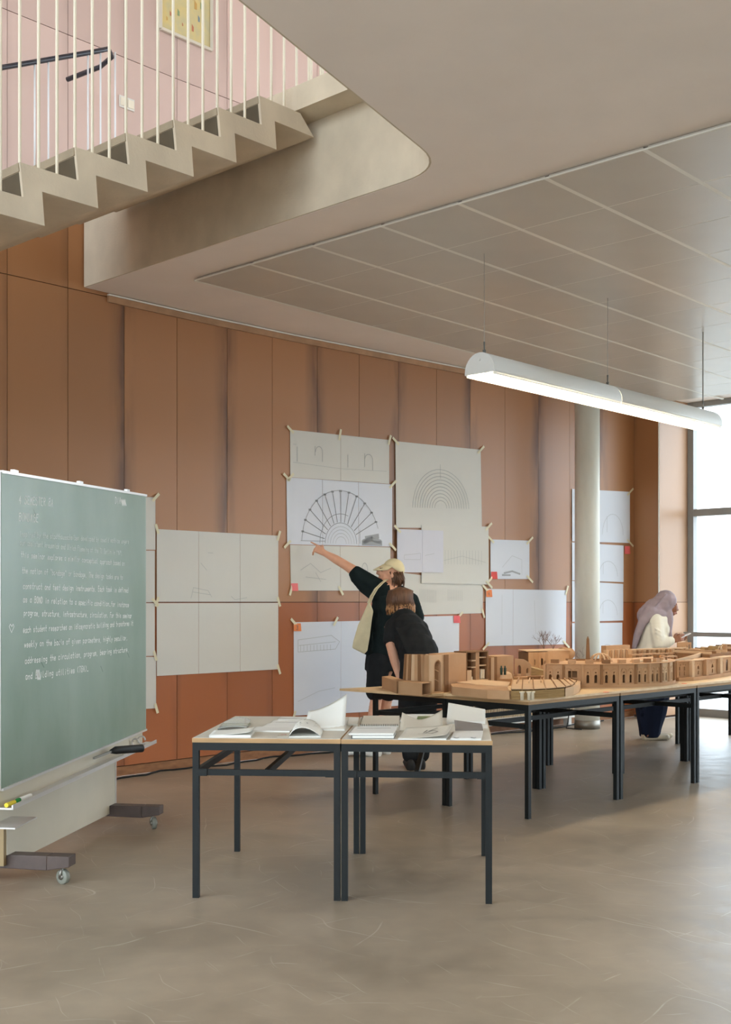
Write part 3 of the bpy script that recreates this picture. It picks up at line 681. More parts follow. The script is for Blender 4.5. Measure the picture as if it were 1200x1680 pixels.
let = [[(.07, .35), (.07, .66)], [(.25, .3), (.25, .5)], arc(.29, .42, .035, .12, 180, 0, 8) + [(.325, .62)], [(.58, .42), (.58, .7)], [(.75, .36), (.75, .66)], arc(.79, .5, .04, .13, 180, 0, 8) + [(.83, .72)]]
drawing('cream drawing with faint tall letters, topmost of the left column', c1_, (.51,), strokes=((PENC, .0045, let), (PENL, .003, [[(.03, .68), (.5, .74), (.97, .72)], [(.03, .3), (.06, .3)]])), tapes=('TL', 'TM', 'TR', 'BL'))
c2_ = [(469, 783), (643, 795), (643, 897), (470, 893)]
fan = []; joints = []; cx, cy = .51, .97
for i, a in enumerate((12, 26, 38, 52, 66, 78, 90, 102, 114, 128, 142, 155, 168)):
    if a < 20: continue
    r0, r1 = (.16, .37); fan.append([(cx + r0 * math.cos(math.radians(a)), cy - r0 * 2.1 * math.sin(math.radians(a))), (cx + r1 * math.cos(math.radians(a)), cy - r1 * 2.2 * math.sin(math.radians(a)))])
    ex, ey = fan[-1][1]; joints.append([(ex - .008, ey), (ex + .008, ey)])
drawing('bold fan-shaped arena plan on white paper under the pointing finger', c2_, (.34, .68), PAPERB, strokes=((PENC, .008, fan), (PENC, .018, joints), (PENC, .005, [arc(cx, cy, .37, .82, 18, 178, 30), arc(cx, cy, .15, .32, 0, 180, 20), arc(cx, cy, .2, .46, 70, 180, 14), [(.13, .94), (.36, .94)], [(.69, .75), (.69, .96)]]), (PENL, .003, [arc(cx, cy, r, r * 2.1, 0, 180, 16) for r in (.05, .075, .1, .125)]), (SHADE, .05, [[(.73, .93), (.8, .88), (.88, .93)], [(.75, .88), (.86, .84)], [(.72, .95), (.89, .95)]])), tapes=('TL', 'TR', 'BR', 'BL'))
c3_ = [(475, 894), (640, 898), (640, 969), (476, 969)]
drawing('cream sheet with pale sketches directly below the fan plan', c3_, (.5,), strokes=((PENL, .004, [[(.1, .55), (.2, .4), (.3, .6), (.4, .5)], [(.15, .7), (.35, .75)], [(.25, .6), (.3, .8)]]), (PENC, .004, [arc(.74, .55, .03, .18, 180, -40, 10)])), tapes=('BL', 'BM', 'BR'))
c4_ = [(648, 724), (788, 738), (790, 866), (649, 866)]
drawing('large cream sheet with nested arches, right of the fan plan', c4_, strokes=((PENL, .0055, [arc(.52, .76, .07 + .0285 * i, .09 + .042 * i, 0, 180, 22) for i in range(10)] + [[(.52, .23), (.52, .4)]]),), tapes=('TL', 'TR'))
drawing('cream sheet with a hatched band below the nested arches', [(690, 862), (800, 864), (800.5, 959), (690, 957)], off=.017, strokes=((PENL, .003, [[(.35 + .045 * i, .42), (.35 + .045 * i, .66)] for i in range(13)] + [[(.33, .6), (.6, .52), (.95, .62)]]),), tapes=('TR', 'BR'))
drawing('cream sheet with two hatched blocks behind the two visitors', [(648, 938), (792, 957), (792, 1006), (649, 1010)], strokes=((PENL, .003, [[(.28 + .018 * i, .35), (.28 + .018 * i, .68)] for i in range(11)] + [[(.6 + .02 * i, .3), (.6 + .02 * i, .62)] for i in range(9)]),), tapes=('BR',), off=.005)
drawing('small lilac white sheet overlapping the nested arches sheet', [(649, 868), (725, 871), (725, 939.5), (649, 939)], (.55,), PAPERL, .026, tapes=('TL',), strokes=((PENL, .003, [[(.15, .6), (.5, .55), (.5, .7), (.15, .7), (.15, .6)], [(.6, .6), (.8, .55)]]),))
drawing('small square white sheet with a pale shaded block', [(804, 885), (868, 887), (868, 950), (804, 950)], (), PAPERB, strokes=((SHADE, .02, [[(.35, .85), (.55, .8), (.75, .87)], [(.3, .9), (.5, .9)]]), (PENL, .003, [[(.3, .7), (.55, .4), (.8, .5), (.8, .9)]])))
drawing('wide white sheet left of the round column', [(796, 966), (929, 968.5), (928, 1057), (796, 1060)], (.34,), PAPERB, strokes=((PENL, .003, [[(.2, .1), (.2, .8)], [(.6, .2), (.62, .8)]]),))
drawing('white sheet with a small facade sketch, behind the tote bag', [(481, 1021), (618, 1018), (616, 1167), (481, 1174)], (.57,), PAPERB, tapes=('TL', 'TM', 'BL'), strokes=((PENL, .004, [[(.05, .19), (.45, .15), (.55, .22), (.5, .3), (.05, .32), (.05, .19)], [(.06, .25), (.5, .22)]] + [[(.08 + .04 * i, .25), (.08 + .04 * i, .31)] for i in range(10)]), (PENL, .003, [[(.05, .85), (.3, .75), (.5, .72)]])))
drawing('white sheet half hidden behind the bending woman', [(622, 1013), (753, 1010), (752, 1150), (622, 1160)], (), PAPERB, tapes=('TR',), off=.009)
drawing('upper of two big white folded sheets beside the chalkboard', [(256, 868), (456, 879), (456, 987.3), (256, 987.3)], (.345, .685), PAPER, tapes=('TL', 'TR', 'BR', 'BL'), strokes=((PENL, .0035, [[(.28, .95), (.3, .8), (.42, .84), (.45, .93)], [(.29, .86), (.44, .9)], [(.36, .45), (.41, .55)], [(.61, .92), (.64, .97), (.74, .94)], [(.42, .3), (.46, .3)]]),))
drawing('lower of two big white folded sheets beside the chalkboard', [(256, 989.5), (456, 989), (456, 1098), (256, 1109)], (.345, .685), PAPER, tapes=('BR',))
for (y0, y1, y2, y3, x, lab) in ((813, 816, 902, 901, 254, 'topmost of four sheets peeking from behind the chalkboard edge'), (903, 903.5, 988, 988, 253, 'second highest of four sheets peeking from behind the chalkboard'), (989.5, 989.5, 1076, 1078, 253, 'third highest of four sheets peeking from behind the chalkboard'), (1079, 1077.5, 1162, 1167, 255, 'lowest of four sheets peeking from behind the chalkboard edge')):
    drawing(lab, [(140, y0), (x, y1), (x, y2), (140, y3)], (), PAPER, tapes=('TR',) if y0 < 900 else ('BR',), group='sheets behind the chalkboard')
for (x, y0, y1, lab) in ((1033, 807, 891, 'topmost white sheet right of the round column'), (1022.5, 895, 955, 'second white sheet down, right of the round column'), (1022, 958, 1018, 'third white sheet down, right of the round column'), (1020.5, 1021.5, 1100, 'lowest white sheet right of the round column')):
    drawing(lab, [(938, y0 - 5 if y0 < 988 else y0 + 1), (x, y0), (x, y1), (938, y1 - 3 if y1 < 988 else y1 + 2)], (), PAPERB, tapes=('TR', 'BR') if y0 < 850 else (), strokes=((PENL, .004, [arc(.7, .85, .18, .4, 0, 180, 12), [(.6, .5), (.6, .8)]]),), group='sheets right of the column')
def sticky(px, py, w_, h_, cc, txt, label):
    a, b = onwall(px, py + h_, .016), onwall(px + w_, py + h_, .026); c, d = onwall(px + w_, py, .017), onwall(px, py, .017); n = wall_n(px); n3_ = Vector((n.x, n.y, 0))
    o = thing('sticky_note', label, 'note', (a + b) / 2)
    part('paper', MB().hexa([a, b, b - n3_ * .001, a - n3_ * .001], [d, c, c - n3_ * .001, d - n3_ * .001]), mat('note_' + '_'.join(map(str, cc)), cc, .8), o)
    if txt:
        mb = MB(); write(mb, txt, a + (b - a) * .28 + Vector((0, 0, .015)) + n3_ * .002, (b - a).normalized(), Vector((0, 0, 1)), n3_, .05, .004, jit=.05); part('number', mb, PEND, o)
sticky(476, 957, 11, 12.5, (240, 130, 130), '', 'pink sticky note at the sheet corner below the fan plan')
sticky(480.5, 1022.5, 11.5, 13, (238, 140, 84), '3', 'orange sticky note with a number three')
sticky(804.5, 938, 9.5, 12, (222, 86, 80), '', 'red sticky note on the small square sheet')
sticky(796.5, 967.5, 9, 12, (236, 138, 84), '4', 'orange sticky note on the wide sheet by the column')
sticky(743, 1010, 10, 12, (236, 110, 112), '', 'pink sticky note above the bending woman')
sticky(1024, 896, 8, 13, (226, 100, 96), '', 'red sticky note right of the round column')

# ------------------------------------------------------------------ pendant lamp
A0 = onh(795, 410, ZC); A2 = onh(1154, 541, ZC); A1 = (A0 + A2) / 2; pd = (A2 - A0).normalized(); pn = Vector((pd.y, -pd.x, 0))
ZB = 3.085; HW, HT = .135, .165
lamp = thing('pendant_lamp', 'long white half-round fluorescent pendant lamp hung on thin wires', 'lamp', v3(A1.xy, ZB))
E0, E2 = A0 - pd * .05, A2 + pd * .12; EM = (E0 + E2) / 2 - pd * .03
LW = mat('lamp_white', (226, 224, 218), .5, .4); GLOW = mat('lamp_glow', (255, 250, 240), .6, emit=((1.0, .90, .72), 3.6))
def lp(p, s, z): q = p + pn * s; return Vector((q.x, q.y, ZB + z))
for a, b in ((E0, EM - pd * .003), (EM + pd * .003, E2)):
    prof = [(HW * math.cos(t), .03 + (HT - .03) * math.sin(t)) for t in [math.pi * i / 14 for i in range(15)]]
    mb = MB(); n = len(prof) * 2; outer = [(HW, .012)] + prof + [(-HW, .012)]; inner = [(x * .95, z * .95 if z > .012 else z) for x, z in outer]
    loop = outer + list(reversed(inner)); m_ = len(loop)
    mb.add([lp(a, s, z) for s, z in loop] + [lp(b, s, z) for s, z in loop], [(i, (i + 1) % m_, m_ + (i + 1) % m_, m_ + i) for i in range(m_)] + [(i, i + 1, m_ - 2 - i, m_ - 1 - i) for i in range(len(outer) - 1)] + [(m_ + i, m_ + m_ - 1 - i, m_ + m_ - 2 - i, m_ + i + 1) for i in range(len(outer) - 1)])
    hs = part('housing', mb, LW, lamp, True)
    part('diffuser', MB().hexa([lp(a + pd * .03, -HW * .86, .022), lp(b - pd * .03, -HW * .86, .022), lp(b - pd * .03, HW * .86, .022), lp(a + pd * .03, HW * .86, .022)], [lp(a + pd * .03, -HW * .86, .03), lp(b - pd * .03, -HW * .86, .03), lp(b - pd * .03, HW * .86, .03), lp(a + pd * .03, HW * .86, .03)]), GLOW, lamp)
    lv = MB()
    for k in range(46):
        q = a.lerp(b, (k + .7) / 46.6); lv.bar(lp(q, -HW * .9, .008), lp(q, HW * .9, .008), .004, .018)
    for s in (-.9, -.3, .3, .9): lv.bar(lp(a, s * HW, .008), lp(b, s * HW, .008), .006, .022)
    part('louvre', lv, mat('louvre_white', (240, 236, 226), .4), lamp)
for e, sgn in ((E0, -1), (E2, 1)):
    mb = MB(); n = len(outer); q = e + pd * sgn * .006
    mb.add([lp(e, s, z) for s, z in outer] + [lp(q, s, z) for s, z in outer], [tuple(range(n)), tuple(reversed(range(n, 2 * n)))] + [(i, (i + 1) % n, n + (i + 1) % n, n + i) for i in range(n)])
    part('end_cap', mb, LW, lamp); 
part('end_screw', MB().tube([lp(E0, .0, HT - .05) - pd * .006, lp(E0, 0, HT - .05) - pd * .016], .012, 12), LW, lamp)
for a in (A0, A1, A2):
    q = lp(a, 0, HT - .005); wr = part('suspension_wire', MB().tube([q, Vector((a.x, a.y, ZC - .02))], .0022 if a is not A2 else .006, 6), CHROME, lamp)
    part('wire_hook', MB().tube([q, q + Vector((0, 0, .03)), q + Vector((0, 0, .035)), q + Vector((0, 0, .09))], [.01, .012, .005, .007], 8), mat('hook_grey', (96, 94, 88), .5), wr)

# ------------------------------------------------------------------ low radiator by the wall and the floor cable
ra0, ra1 = wall_at(745), wall_at(938); rn = Vector((WN.x, WN.y))
rad = thing('wall_radiator', 'low slotted convector radiator at the wall behind the tables', 'radiator', v3((ra0 + ra1) / 2 + rn * .12, 0))
part('casing', strip([ra0, ra1], .10, .17, .14, .17), WHITE, rad)
part('back_panel', strip([ra0, ra1], .17, .33, .05, .10), mat('radiator_brown', (112, 78, 56), .6), rad)
fin = strip([ra0, ra0 + WD * .012], .17, .33, .03, .13).mesh('fin', mat('radiator_fin', (190, 170, 140), .5), off=v3(ra0, 0))
L_ = (ra1 - ra0).length; nf = int(L_ / .03)
for i in range(nf):
    o = link('fin', fin, rad); o.location = v3(ra0 + WD * (i * .03), 0) - Vector(rad.location)
for i in (.1, .9):
    q = ra0.lerp(ra1, i); part('foot', MB().box(v3(q + rn * .1, .05), (.05, .08, .10), math.atan2(WD.y, WD.x)), WHITE, rad)
cp = []
for i in range(46):
    x = 150 + i * 18.5; p = wall_at(min(x, 1035)); n = wall_n(min(x, 1035)); q = p + n * (.09 + .05 * math.sin(i * .7) + .03 * math.sin(i * 1.9) + (.1 if 770 < x < 960 else 0)); cp.append(v3(q, .008))
single('floor_cable', MB().tube(cp, .008, 6), RUBBER, 'thin black cable lying along the foot of the timber wall', 'cable', smooth=True)
c0 = cb - Vector((.155, .02)); pts = [v3(c0 + Vector((-.02, -.02)), .5)] + [v3(c0 + Vector((-.05 - .05 * t, -.04 * t)), .26 * (1 - t) ** 2 + .01) for t in (0, .25, .5, .75, 1)] + [v3(c0 + Vector((.05, -.2)), .01)]
single('column_cable', MB().tube(pts, .006, 6), RUBBER, 'thin black cable looping down beside the white column', 'cable', smooth=True)
# ------------------------------------------------------------------ steel tables
PLY = mat('plywood_edge', (176, 140, 98), .6, .3, var=.15, scale=(6, 6, 60)); TOPM = mat('table_laminate', (212, 206, 192), .45, .4, var=.05, scale=(5, 5, 5)); PLYT = mat('plywood_top', (206, 172, 128), .5, .35, c2=(222, 192, 150), scale=(3, 14, 3))
TW, TL_ = .728, 1.095
def make_table(name, label, top=True, side=True):
    t = thing(name, label, 'table')
    hx, hy, lg = TW / 2, TL_ / 2, .031
    leg = MB().box((0, 0, .3625), (lg, lg, .725)).mesh('leg', STEEL)
    for sx in (-1, 1):
        for sy in (-1, 1):
            o = link('leg', leg, t); o.location = (sx * (hx - lg / 2), sy * (hy - lg / 2), 0)
    fr = MB()
    for sy in (-1, 1): fr.box((0, sy * (hy - lg / 2), .744), (TW, lg, .038))
    for sx in (-1, 1): fr.box((sx * (hx - lg / 2), 0, .744), (lg, TL_ - 2 * lg, .038))
    part('top_frame', fr, STEEL, t, world=False)
    for sy in (-1, 1): part('cross_rail', MB().box((0, sy * (hy - lg / 2), .616), (TW - 2 * lg, .018, .030)), STEEL, t, world=False)
    for sx in ((-1, 0) if side else (0,)): part('long_rail', MB().box((sx * (hx - lg / 2), 0, .616), (.022, TL_ - 2 * lg, .032)), STEEL, t, world=False)
    for sx in (-1, 1): part('corner_plate', MB().box((sx * (hx - lg - .02), -hy + .004, .616), (.042, .012, .034)), STEEL, t, world=False)
    tp = part('table_top', MB().box((0, 0, .7735), (TW + .004, TL_ + .004, .021)), PLY, t, world=False)
    part('laminate', MB().box((0, 0, .7847), (TW - .004, TL_ - .004, .0014)), TOPM, tp, world=False)
    return t
RZF = math.radians(-4.6); RF = Matrix.Rotation(RZF, 2)
t1c = Vector((-.849, 5.72)) + RF @ Vector((TW / 2, TL_ / 2)); t2c = t1c + RF @ Vector((TW + .006, 0))
ta = make_table('steel_table', 'left one of the front pair of black steel tables with papers'); ta.location = v3(t1c, 0); ta.rotation_euler.z = RZF
tb = make_table('steel_table', 'right one of the front pair of black steel tables with papers', side=False); tb.location = v3(t2c, 0); tb.rotation_euler.z = RZF
TA = Vector((1.084, 7.80)); TU = Vector((.7071, .7071)); TV = Vector((-.7071, .7071)); SU, SV = 1.115, .735
TA0 = TA - TU * .015 + TV * -.015
rowname = ['front row', 'wall side row']; colname = ['nearest the front papers table', 'second from the left', 'middle of the run', 'fourth from the left', 'at the window end']
proto = make_table('model_table', '-')
first = True
for i in range(5):
    for j in range(2):
        c = TA0 + TU * (SU * (i + .5)) + TV * (SV * (j + .5)); o = proto if first else copy_tree(proto); first = False
        o.location = v3(c, 0); o.rotation_euler.z = math.radians(-45); o['label'] = 'black steel table under cardboard models, %s, %s' % (rowname[j], colname[i]); o['group'] = 'tables under the cardboard models'
ZT = .803
def tuv(u, v): return TA0 + TU * u + TV * v
for i in range(5):
    for j in range(2):
        u0, u1, v0, v1 = SU * i + .002, SU * (i + 1) - .002, SV * j + .002, SV * (j + 1) - .002
        if j == 0: v0 -= .03
        if i == 0: u0 -= .02
        poly = [tuv(u0, v0), tuv(u1, v0), tuv(u1, v1), tuv(u0, v1)]
        if (i, j) == (0, 1): poly = [tuv(-.17, .70 + .035), tuv(u1, v0), tuv(u1, v1), tuv(.1, v1 + .06), tuv(-.22, v1 + .12)]
        o = single('plywood_sheet', MB().prism(poly, .7866, ZT), PLYT, 'plywood board under the cardboard models, %s, %s' % (rowname[j], colname[i]), 'board', 'plywood boards on the tables')
for k, (px, py) in enumerate(((995, 1135.5), (1123, 1121.5))):
    p = onh(px, py, ZT + .001); single('orange_sticker', MB().lathe([(0, .001), (.022, .001), (.022, 0), (0, 0)], p, 16), mat('sticker_orange', (226, 84, 40), .6), ['orange dot on the plywood before the drum model', 'orange dot on the plywood before the long facade model'][k], 'sticker', 'orange dots on the boards')

# ------------------------------------------------------------------ printed matter on the front tables
ZP = .7858
PG = mat('book_pages', (232, 230, 222), .8, .2, var=.01, scale=(9, 9, 9)); GREYC = mat('grey_cover', (150, 146, 138), .6); DARKC = mat('dark_cover', (70, 66, 60), .5); WHITEC = mat('white_cover', (230, 228, 222), .55); TANC = mat('tan_and_shaded_page', (208, 200, 184), .8); INK = mat('print_ink', (96, 92, 88), .7); OLIVE = mat('olive_print', (150, 146, 60), .3, .5); DGREEN = mat('dark_photo_print', (70, 80, 78), .25, .5)
def tq(px, py, z=ZP): return onh(px, py, z)
def book(name, label, fl, fr_, bl_, th, cover=None, z0=ZP, lines=0, cat='booklet', group='printed matter on the front tables'):
    """front-left, front-right and back-left corners in px on the table"""
    a, b, d = tq(*fl, z0), tq(*fr_, z0), tq(*bl_, z0); c = b + (d - a); o = thing(name, label, cat, (a + b + c + d) / 4, group=group); up = Vector((0, 0, 1)); q = min(.002, th * .2)
    m0 = (a + b + c + d) / 4; ins = lambda p: p + (m0 - p) * .02
    part('pages', MB().hexa([ins(p) + up * q for p in (a, b, c, d)], [ins(p) + up * (th - q) for p in (a, b, c, d)]), PG, o)
    part('cover', MB().hexa([p + up * (th - q) for p in (a, b, c, d)], [p + up * th for p in (a, b, c, d)]).hexa([p for p in (a, b, c, d)], [p + up * q for p in (a, b, c, d)]).hexa([a, a + (b - a) * .015, d + (c - d) * .015, d], [a + up * th, a + (b - a) * .015 + up * th, d + (c - d) * .015 + up * th, d + up * th]), cover or WHITEC, o)
    if lines:
        for i in range(lines):
            v = .2 + .6 * i / max(1, lines - 1); p = a + (b - a) * .15 + (d - a) * v + up * (th + .0006); e = p + (b - a) * random.uniform(.4, .7)
            mb = MB(); ribbon(mb, [p, e], .006, up); part('print_line', mb, INK, o)
    return o, (a, b, c, d)
def curl(o, a, b, c, d, rise, m, n=10, name='raised_page', pw=2.0, back=True):
    """page hinged on edge a-d or a-b that curls upwards to a height profile"""
    mb = MB(); up = Vector((0, 0, 1))
    def P(u, v): return a + (b - a) * u + (d - a) * v + up * rise(u, v)
    mb.add([P(i / n, j / n) for j in range(n + 1) for i in range(n + 1)], [(j * (n + 1) + i, j * (n + 1) + i + 1, (j + 1) * (n + 1) + i + 1, (j + 1) * (n + 1) + i) for j in range(n) for i in range(n)])
    x = part(name, mb, m, o, True); s = x.modifiers.new('thickness', 'SOLIDIFY'); s.thickness = .0012; return x
# left table
o, q = book('picture_booklet', 'glossy booklet with a green landscape photo, far left of the papers', (357, 1199), (405, 1199), (366, 1188), .006, DGREEN)
mb = MB(); a, b, c, d = [p + Vector((0, 0, .0068)) for p in q]; mb.add([a + (d - a) * .55, b + (c - b) * .55, b + (c - b) * .92, a + (d - a) * .92], [(0, 1, 2, 3)]); part('photo_strip', mb, OLIVE, o)
CLEAR = bpy.data.materials.new('clear_sleeve'); CLEAR.use_nodes = True; _n = CLEAR.node_tree; _n.nodes['Principled BSDF'].inputs['Alpha'].default_value = .35; _n.nodes['Principled BSDF'].inputs['Roughness'].default_value = .12; _n.nodes['Principled BSDF'].inputs['Base Color'].default_value = (.8, .85, .8, 1)
curl(o, a, b, c, d, lambda u, v: .03 * math.sin(u * 2.6) * (.4 + .6 * v) + .004, CLEAR, name='clear_cover')
o, q = book('paper_pad', 'white writing pad at the front edge of the left papers table', (343, 1210), (412, 1210), (352, 1201.5), .012)
curl(o, q[0] + Vector((0, 0, .012)), q[1] + Vector((0, 0, .012)), q[2], q[3] + Vector((0, 0, .012)), lambda u, v: .016 * u * u, PG)
for k, (fl, fr_, bl_, lab) in enumerate((((411, 1200.5), (476, 1201.5), (422, 1194), 'foremost of four thin white booklets in a row on the left table'), ((431, 1194), (490, 1195), (440, 1188.5), 'second foremost of four thin white booklets on the left table'), ((443, 1188.5), (502, 1189), (449, 1183.5), 'second rearmost of four thin white booklets on the left table'), ((455, 1182.5), (506, 1183), (462, 1177.5), 'rearmost of four thin white booklets on the left table'))):
    book('thin_booklet', lab, fl, fr_, bl_, .007, WHITEC, lines=[0, 0, 1, 1][k])
o, q = book('open_magazine', 'open magazine with pen sketches near the table seam', (474, 1210), (527, 1210), (482, 1195), .006)
a, b, c, d = [p + Vector((0, 0, .006)) for p in q]
curl(o, a, b, c, d, lambda u, v: .055 * math.sin(math.pi * min(1, u * 1.02)) ** .7 * (1 - .45 * u), PG)
mb = MB()
for i in range(14):
    u, v = random.uniform(.1, .9), random.uniform(.3, .9); h = .055 * math.sin(math.pi * u) ** .7 * (1 - .45 * u) + .0022; p = a + (b - a) * u + (d - a) * v + Vector((0, 0, h)); ribbon(mb, [p, p + (b - a) * .05 + (d - a) * random.uniform(-.1, .1)], .004, Vector((0, 0, 1)))
part('sketch_lines', mb, INK, o)['kind'] = 'stuff'
o, q = book('red_marked_card', 'tan card with a red mark beside the open magazine', (455, 1209.5), (473, 1209.5), (458, 1203), .002, TANC, cat='card')
mb = MB(); p = (q[0] + q[2]) / 2 + Vector((0, 0, .003)); ribbon(mb, [p + Vector((-.012, -.01, 0)), p + Vector((0, .012, 0)), p + Vector((.012, -.004, 0)), p + Vector((.01, .012, 0))], .006, Vector((0, 0, 1))); part('red_mark', mb, mat('red_ink', (206, 70, 52), .7), o)
o, q = book('large_book', 'large open book with one page standing up at the table seam', (500, 1198.5), (566, 1199), (510, 1183), .010, WHITEC)
a, b, c, d = [p + Vector((0, 0, .010)) for p in q]
d_ = a + (d - a) * .55; c_ = b + (c - b) * .55
curl(o, a, b, c_, d_, lambda u, v: v * (.05 + .075 * u ** 1.6), TANC)  # lower leaf of the standing page: its shade is put into the tan colour
curl(o, a + Vector((0, .012, .004)), b + Vector((0, .012, .004)), c_, d_ + Vector((0, .03, .004)), lambda u, v: v * (.06 + .095 * u ** 1.6), PG)
# right table
book('narrow_booklet', 'narrow white booklet at the left edge of the right table', (570, 1190), (587, 1191), (573, 1179), .008)
o, q = book('spiral_album', 'wide spiral bound album with a pale cover', (590, 1193), (655, 1193), (596, 1177.5), .012, TANC)
mb = MB()
for i in range(22): p = q[0].lerp(q[1], (i + 1) / 23) + Vector((0, .004, .012)); mb.tube([p + Vector((0, -.006, -.006)), p + Vector((0, -.002, .004)), p + Vector((0, .006, .002))], .0018, 5)
part('spiral_binding', mb, DARKC, o)
o, q = book('dark_book', 'dark covered book under the grey catalogue at the front edge', (577, 1212), (647, 1212), (583, 1204), .018, DARKC)
o, q = book('grey_catalogue', 'white catalogue with a grey band on the dark book', (572, 1206), (646, 1206), (582, 1195), .009, WHITEC, z0=ZP + .0185)
a, b, c, d = [p + Vector((0, 0, .0096)) for p in q]; mb = MB(); ribbon(mb, [a + (b - a) * .12 + (d - a) * .75, a + (b - a) * .85 + (d - a) * .75], .016, Vector((0, 0, 1))); part('grey_band', mb, GREYC, o)
o, q = book('green_photo_book', 'book with a green photo on its cover at the rear of the right table', (655, 1187), (718, 1187), (660, 1175), .012, WHITEC)
a, b, c, d = [p + Vector((0, 0, .0127)) for p in q]; mb = MB(); mb.add([a + (b - a) * .45 + (d - a) * .2, a + (b - a) * .85 + (d - a) * .2, a + (b - a) * .85 + (d - a) * .7, a + (b - a) * .45 + (d - a) * .7], [(0, 1, 2, 3)]); part('cover_photo', mb, mat('green_print', (104, 124, 62), .4), o)
o, q = book('loose_sheets', 'big curling loose sheets in the middle of the right table', (656, 1200), (726, 1200), (660, 1189), .004, TANC, cat='papers')
a, b, c, d = [p + Vector((0, 0, .0045)) for p in q]
curl(o, a, b, c, d, lambda u, v: .065 * v * (abs(u - .45) * 1.6) ** 1.3 + .02 * v, TANC)
o, q = book('sketch_sheets', 'loose sheets with an axonometric sketch at the front of the right table', (653, 1214), (733, 1214), (667, 1203), .007, WHITEC, cat='papers')
a, b, c, d = [p + Vector((0, 0, .0078)) for p in q]
curl(o, a, b, c, d, lambda u, v: .018 * u * u + .022 * v * v, TANC)
mb = MB()
for (u0, v0, u1, v1) in ((.5, .45, .62, .65), (.62, .65, .75, .5), (.5, .45, .64, .35), (.64, .35, .75, .5), (.55, .6, .7, .8), (.45, .5, .5, .7), (.35, .4, .5, .4)):
    mb2 = [a + (b - a) * u + (d - a) * v + Vector((0, 0, .018 * u * u + .022 * v * v + .0025)) for u, v in ((u0, v0), (u1, v1))]; ribbon(mb, mb2, .005, Vector((0, 0, 1)))
part('sketch_lines', mb, INK, o)
o, q = book('curled_booklet', 'white booklet with a curled cover at the rear right corner', (733, 1188), (797, 1188), (736, 1177), .010, WHITEC)
a, b, c, d = [p + Vector((0, 0, .0105)) for p in q]
curl(o, a, b, c, d, lambda u, v: .055 * v * (1 - .7 * u) + .02 * v, PG)
o, q = book('clipped_booklet', 'clipped white papers with a raised grey plan at the right front', (739, 1214.5), (790, 1214.5), (745, 1202), .010, WHITEC)
a, b, c, d = [p + Vector((0, 0, .0105)) for p in q]
curl(o, d + (b - a) * .05, c, c, d + Vector((0, .08, 0)) + (b - a) * .05, lambda u, v: .042 * math.sin(v * 1.5) * (1.1 - .45 * u), mat('grey_plan_print', (130, 120, 112), .7), name='raised_plan')
mb = MB()
for u in (.2, .75): p = a + (b - a) * u; mb.bar(p + Vector((-.012, .004, .002)), p + Vector((0, -.012, .002)), .003, .003).bar(p + Vector((.012, .004, .002)), p + Vector((0, -.012, .002)), .003, .003)
part('clip', mb, CHROME, o)
book('white_slip', 'small white slip beside the clipped papers', (783, 1195), (800, 1195), (784, 1190), .003, WHITEC, cat='paper')
# ------------------------------------------------------------------ cardboard models on the tables
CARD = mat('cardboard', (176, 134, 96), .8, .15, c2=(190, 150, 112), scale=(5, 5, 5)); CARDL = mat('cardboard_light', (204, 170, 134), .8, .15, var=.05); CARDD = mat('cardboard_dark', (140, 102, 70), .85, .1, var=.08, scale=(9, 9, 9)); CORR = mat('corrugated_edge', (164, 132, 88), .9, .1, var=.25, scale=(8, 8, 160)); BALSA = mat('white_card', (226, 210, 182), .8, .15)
def tp(px, py): return onh(px, py, ZT).xy
def arch(cx, z0, w, h, n=7):                         # arched opening outline
    r = w / 2; pts = [(cx - r, z0), (cx + r, z0)]
    for i in range(n + 1):
        a = math.pi * i / n; pts.append((cx + r * math.cos(a), z0 + h - r + r * math.sin(a)))
    return pts
def rect(x0, x1, z0, z1): return [(x0, z0), (x1, z0), (x1, z1), (x0, z1)]
def circ(cx, cz, r, n=8): return [(cx + r * math.cos(2 * math.pi * i / n), cz + r * math.sin(2 * math.pi * i / n)) for i in range(n)]
def facade(p, q, z0, h, holes, th=.006, mb=None):     # plate standing on p-q, outside towards the camera
    d = (q - p).normalized(); n = Vector((-d.y, d.x)); n = n if n.y > 0 else -n; L = (q - p).length
    mb = mb or MB(); return mb.plate(rect(0, L, 0, h), holes, lambda x, t, z: v3(p + d * x + n * t, z0 + z), th)
def model(label, c): return thing('cardboard_model', label, 'model', v3(c, ZT), group='cardboard models')

# fluted tower with arch and shelf-like block
m1 = model('tall cardboard model with fluted tower, tall arch and shelf block', tp(700, 1130))
u_ = TU; vv = TV
a = tp(627, 1129); b = tp(651, 1138); c = tp(692, 1141.5); d = tp(708, 1139.5); fwd = (d - c).normalized()
side = (b - a)
back1 = d + (a - b) * 1.2
hb = .088
part('plinth', MB().prism([a, b, b + (d - c) * .9, a + (d - c) * .9], ZT, ZT + hb), CARD, m1)
bx = MB(); w_ = d - c
def slab(p, q, r, z0, z1): bx.prism([p, q, q + r, p + r], z0, z1)
b2 = b + (c - b) * .06
slab(b2, c, w_, ZT, ZT + .006); slab(b2, c, w_, ZT + hb - .006, ZT + hb); slab(b2, c, w_ * .08, ZT + .006, ZT + hb - .006); slab(b2 + w_ * .92, c + w_ * .92, w_ * .08, ZT + .006, ZT + hb - .006); slab(b2, b2 + (c - b2) * .03, w_, ZT + .006, ZT + hb - .006)
part('open_box', bx, CARD, m1)
part('corner_edge', MB().prism([d, d + w_ * .03, d + w_ * .03 + (b2 - c) * .1, d + (b2 - c) * .1], ZT, ZT + hb + .004), CORR, m1)
tc_ = Vector(((684 - 600) / F * 8.44, 8.44)); rr = .102
fl = 13
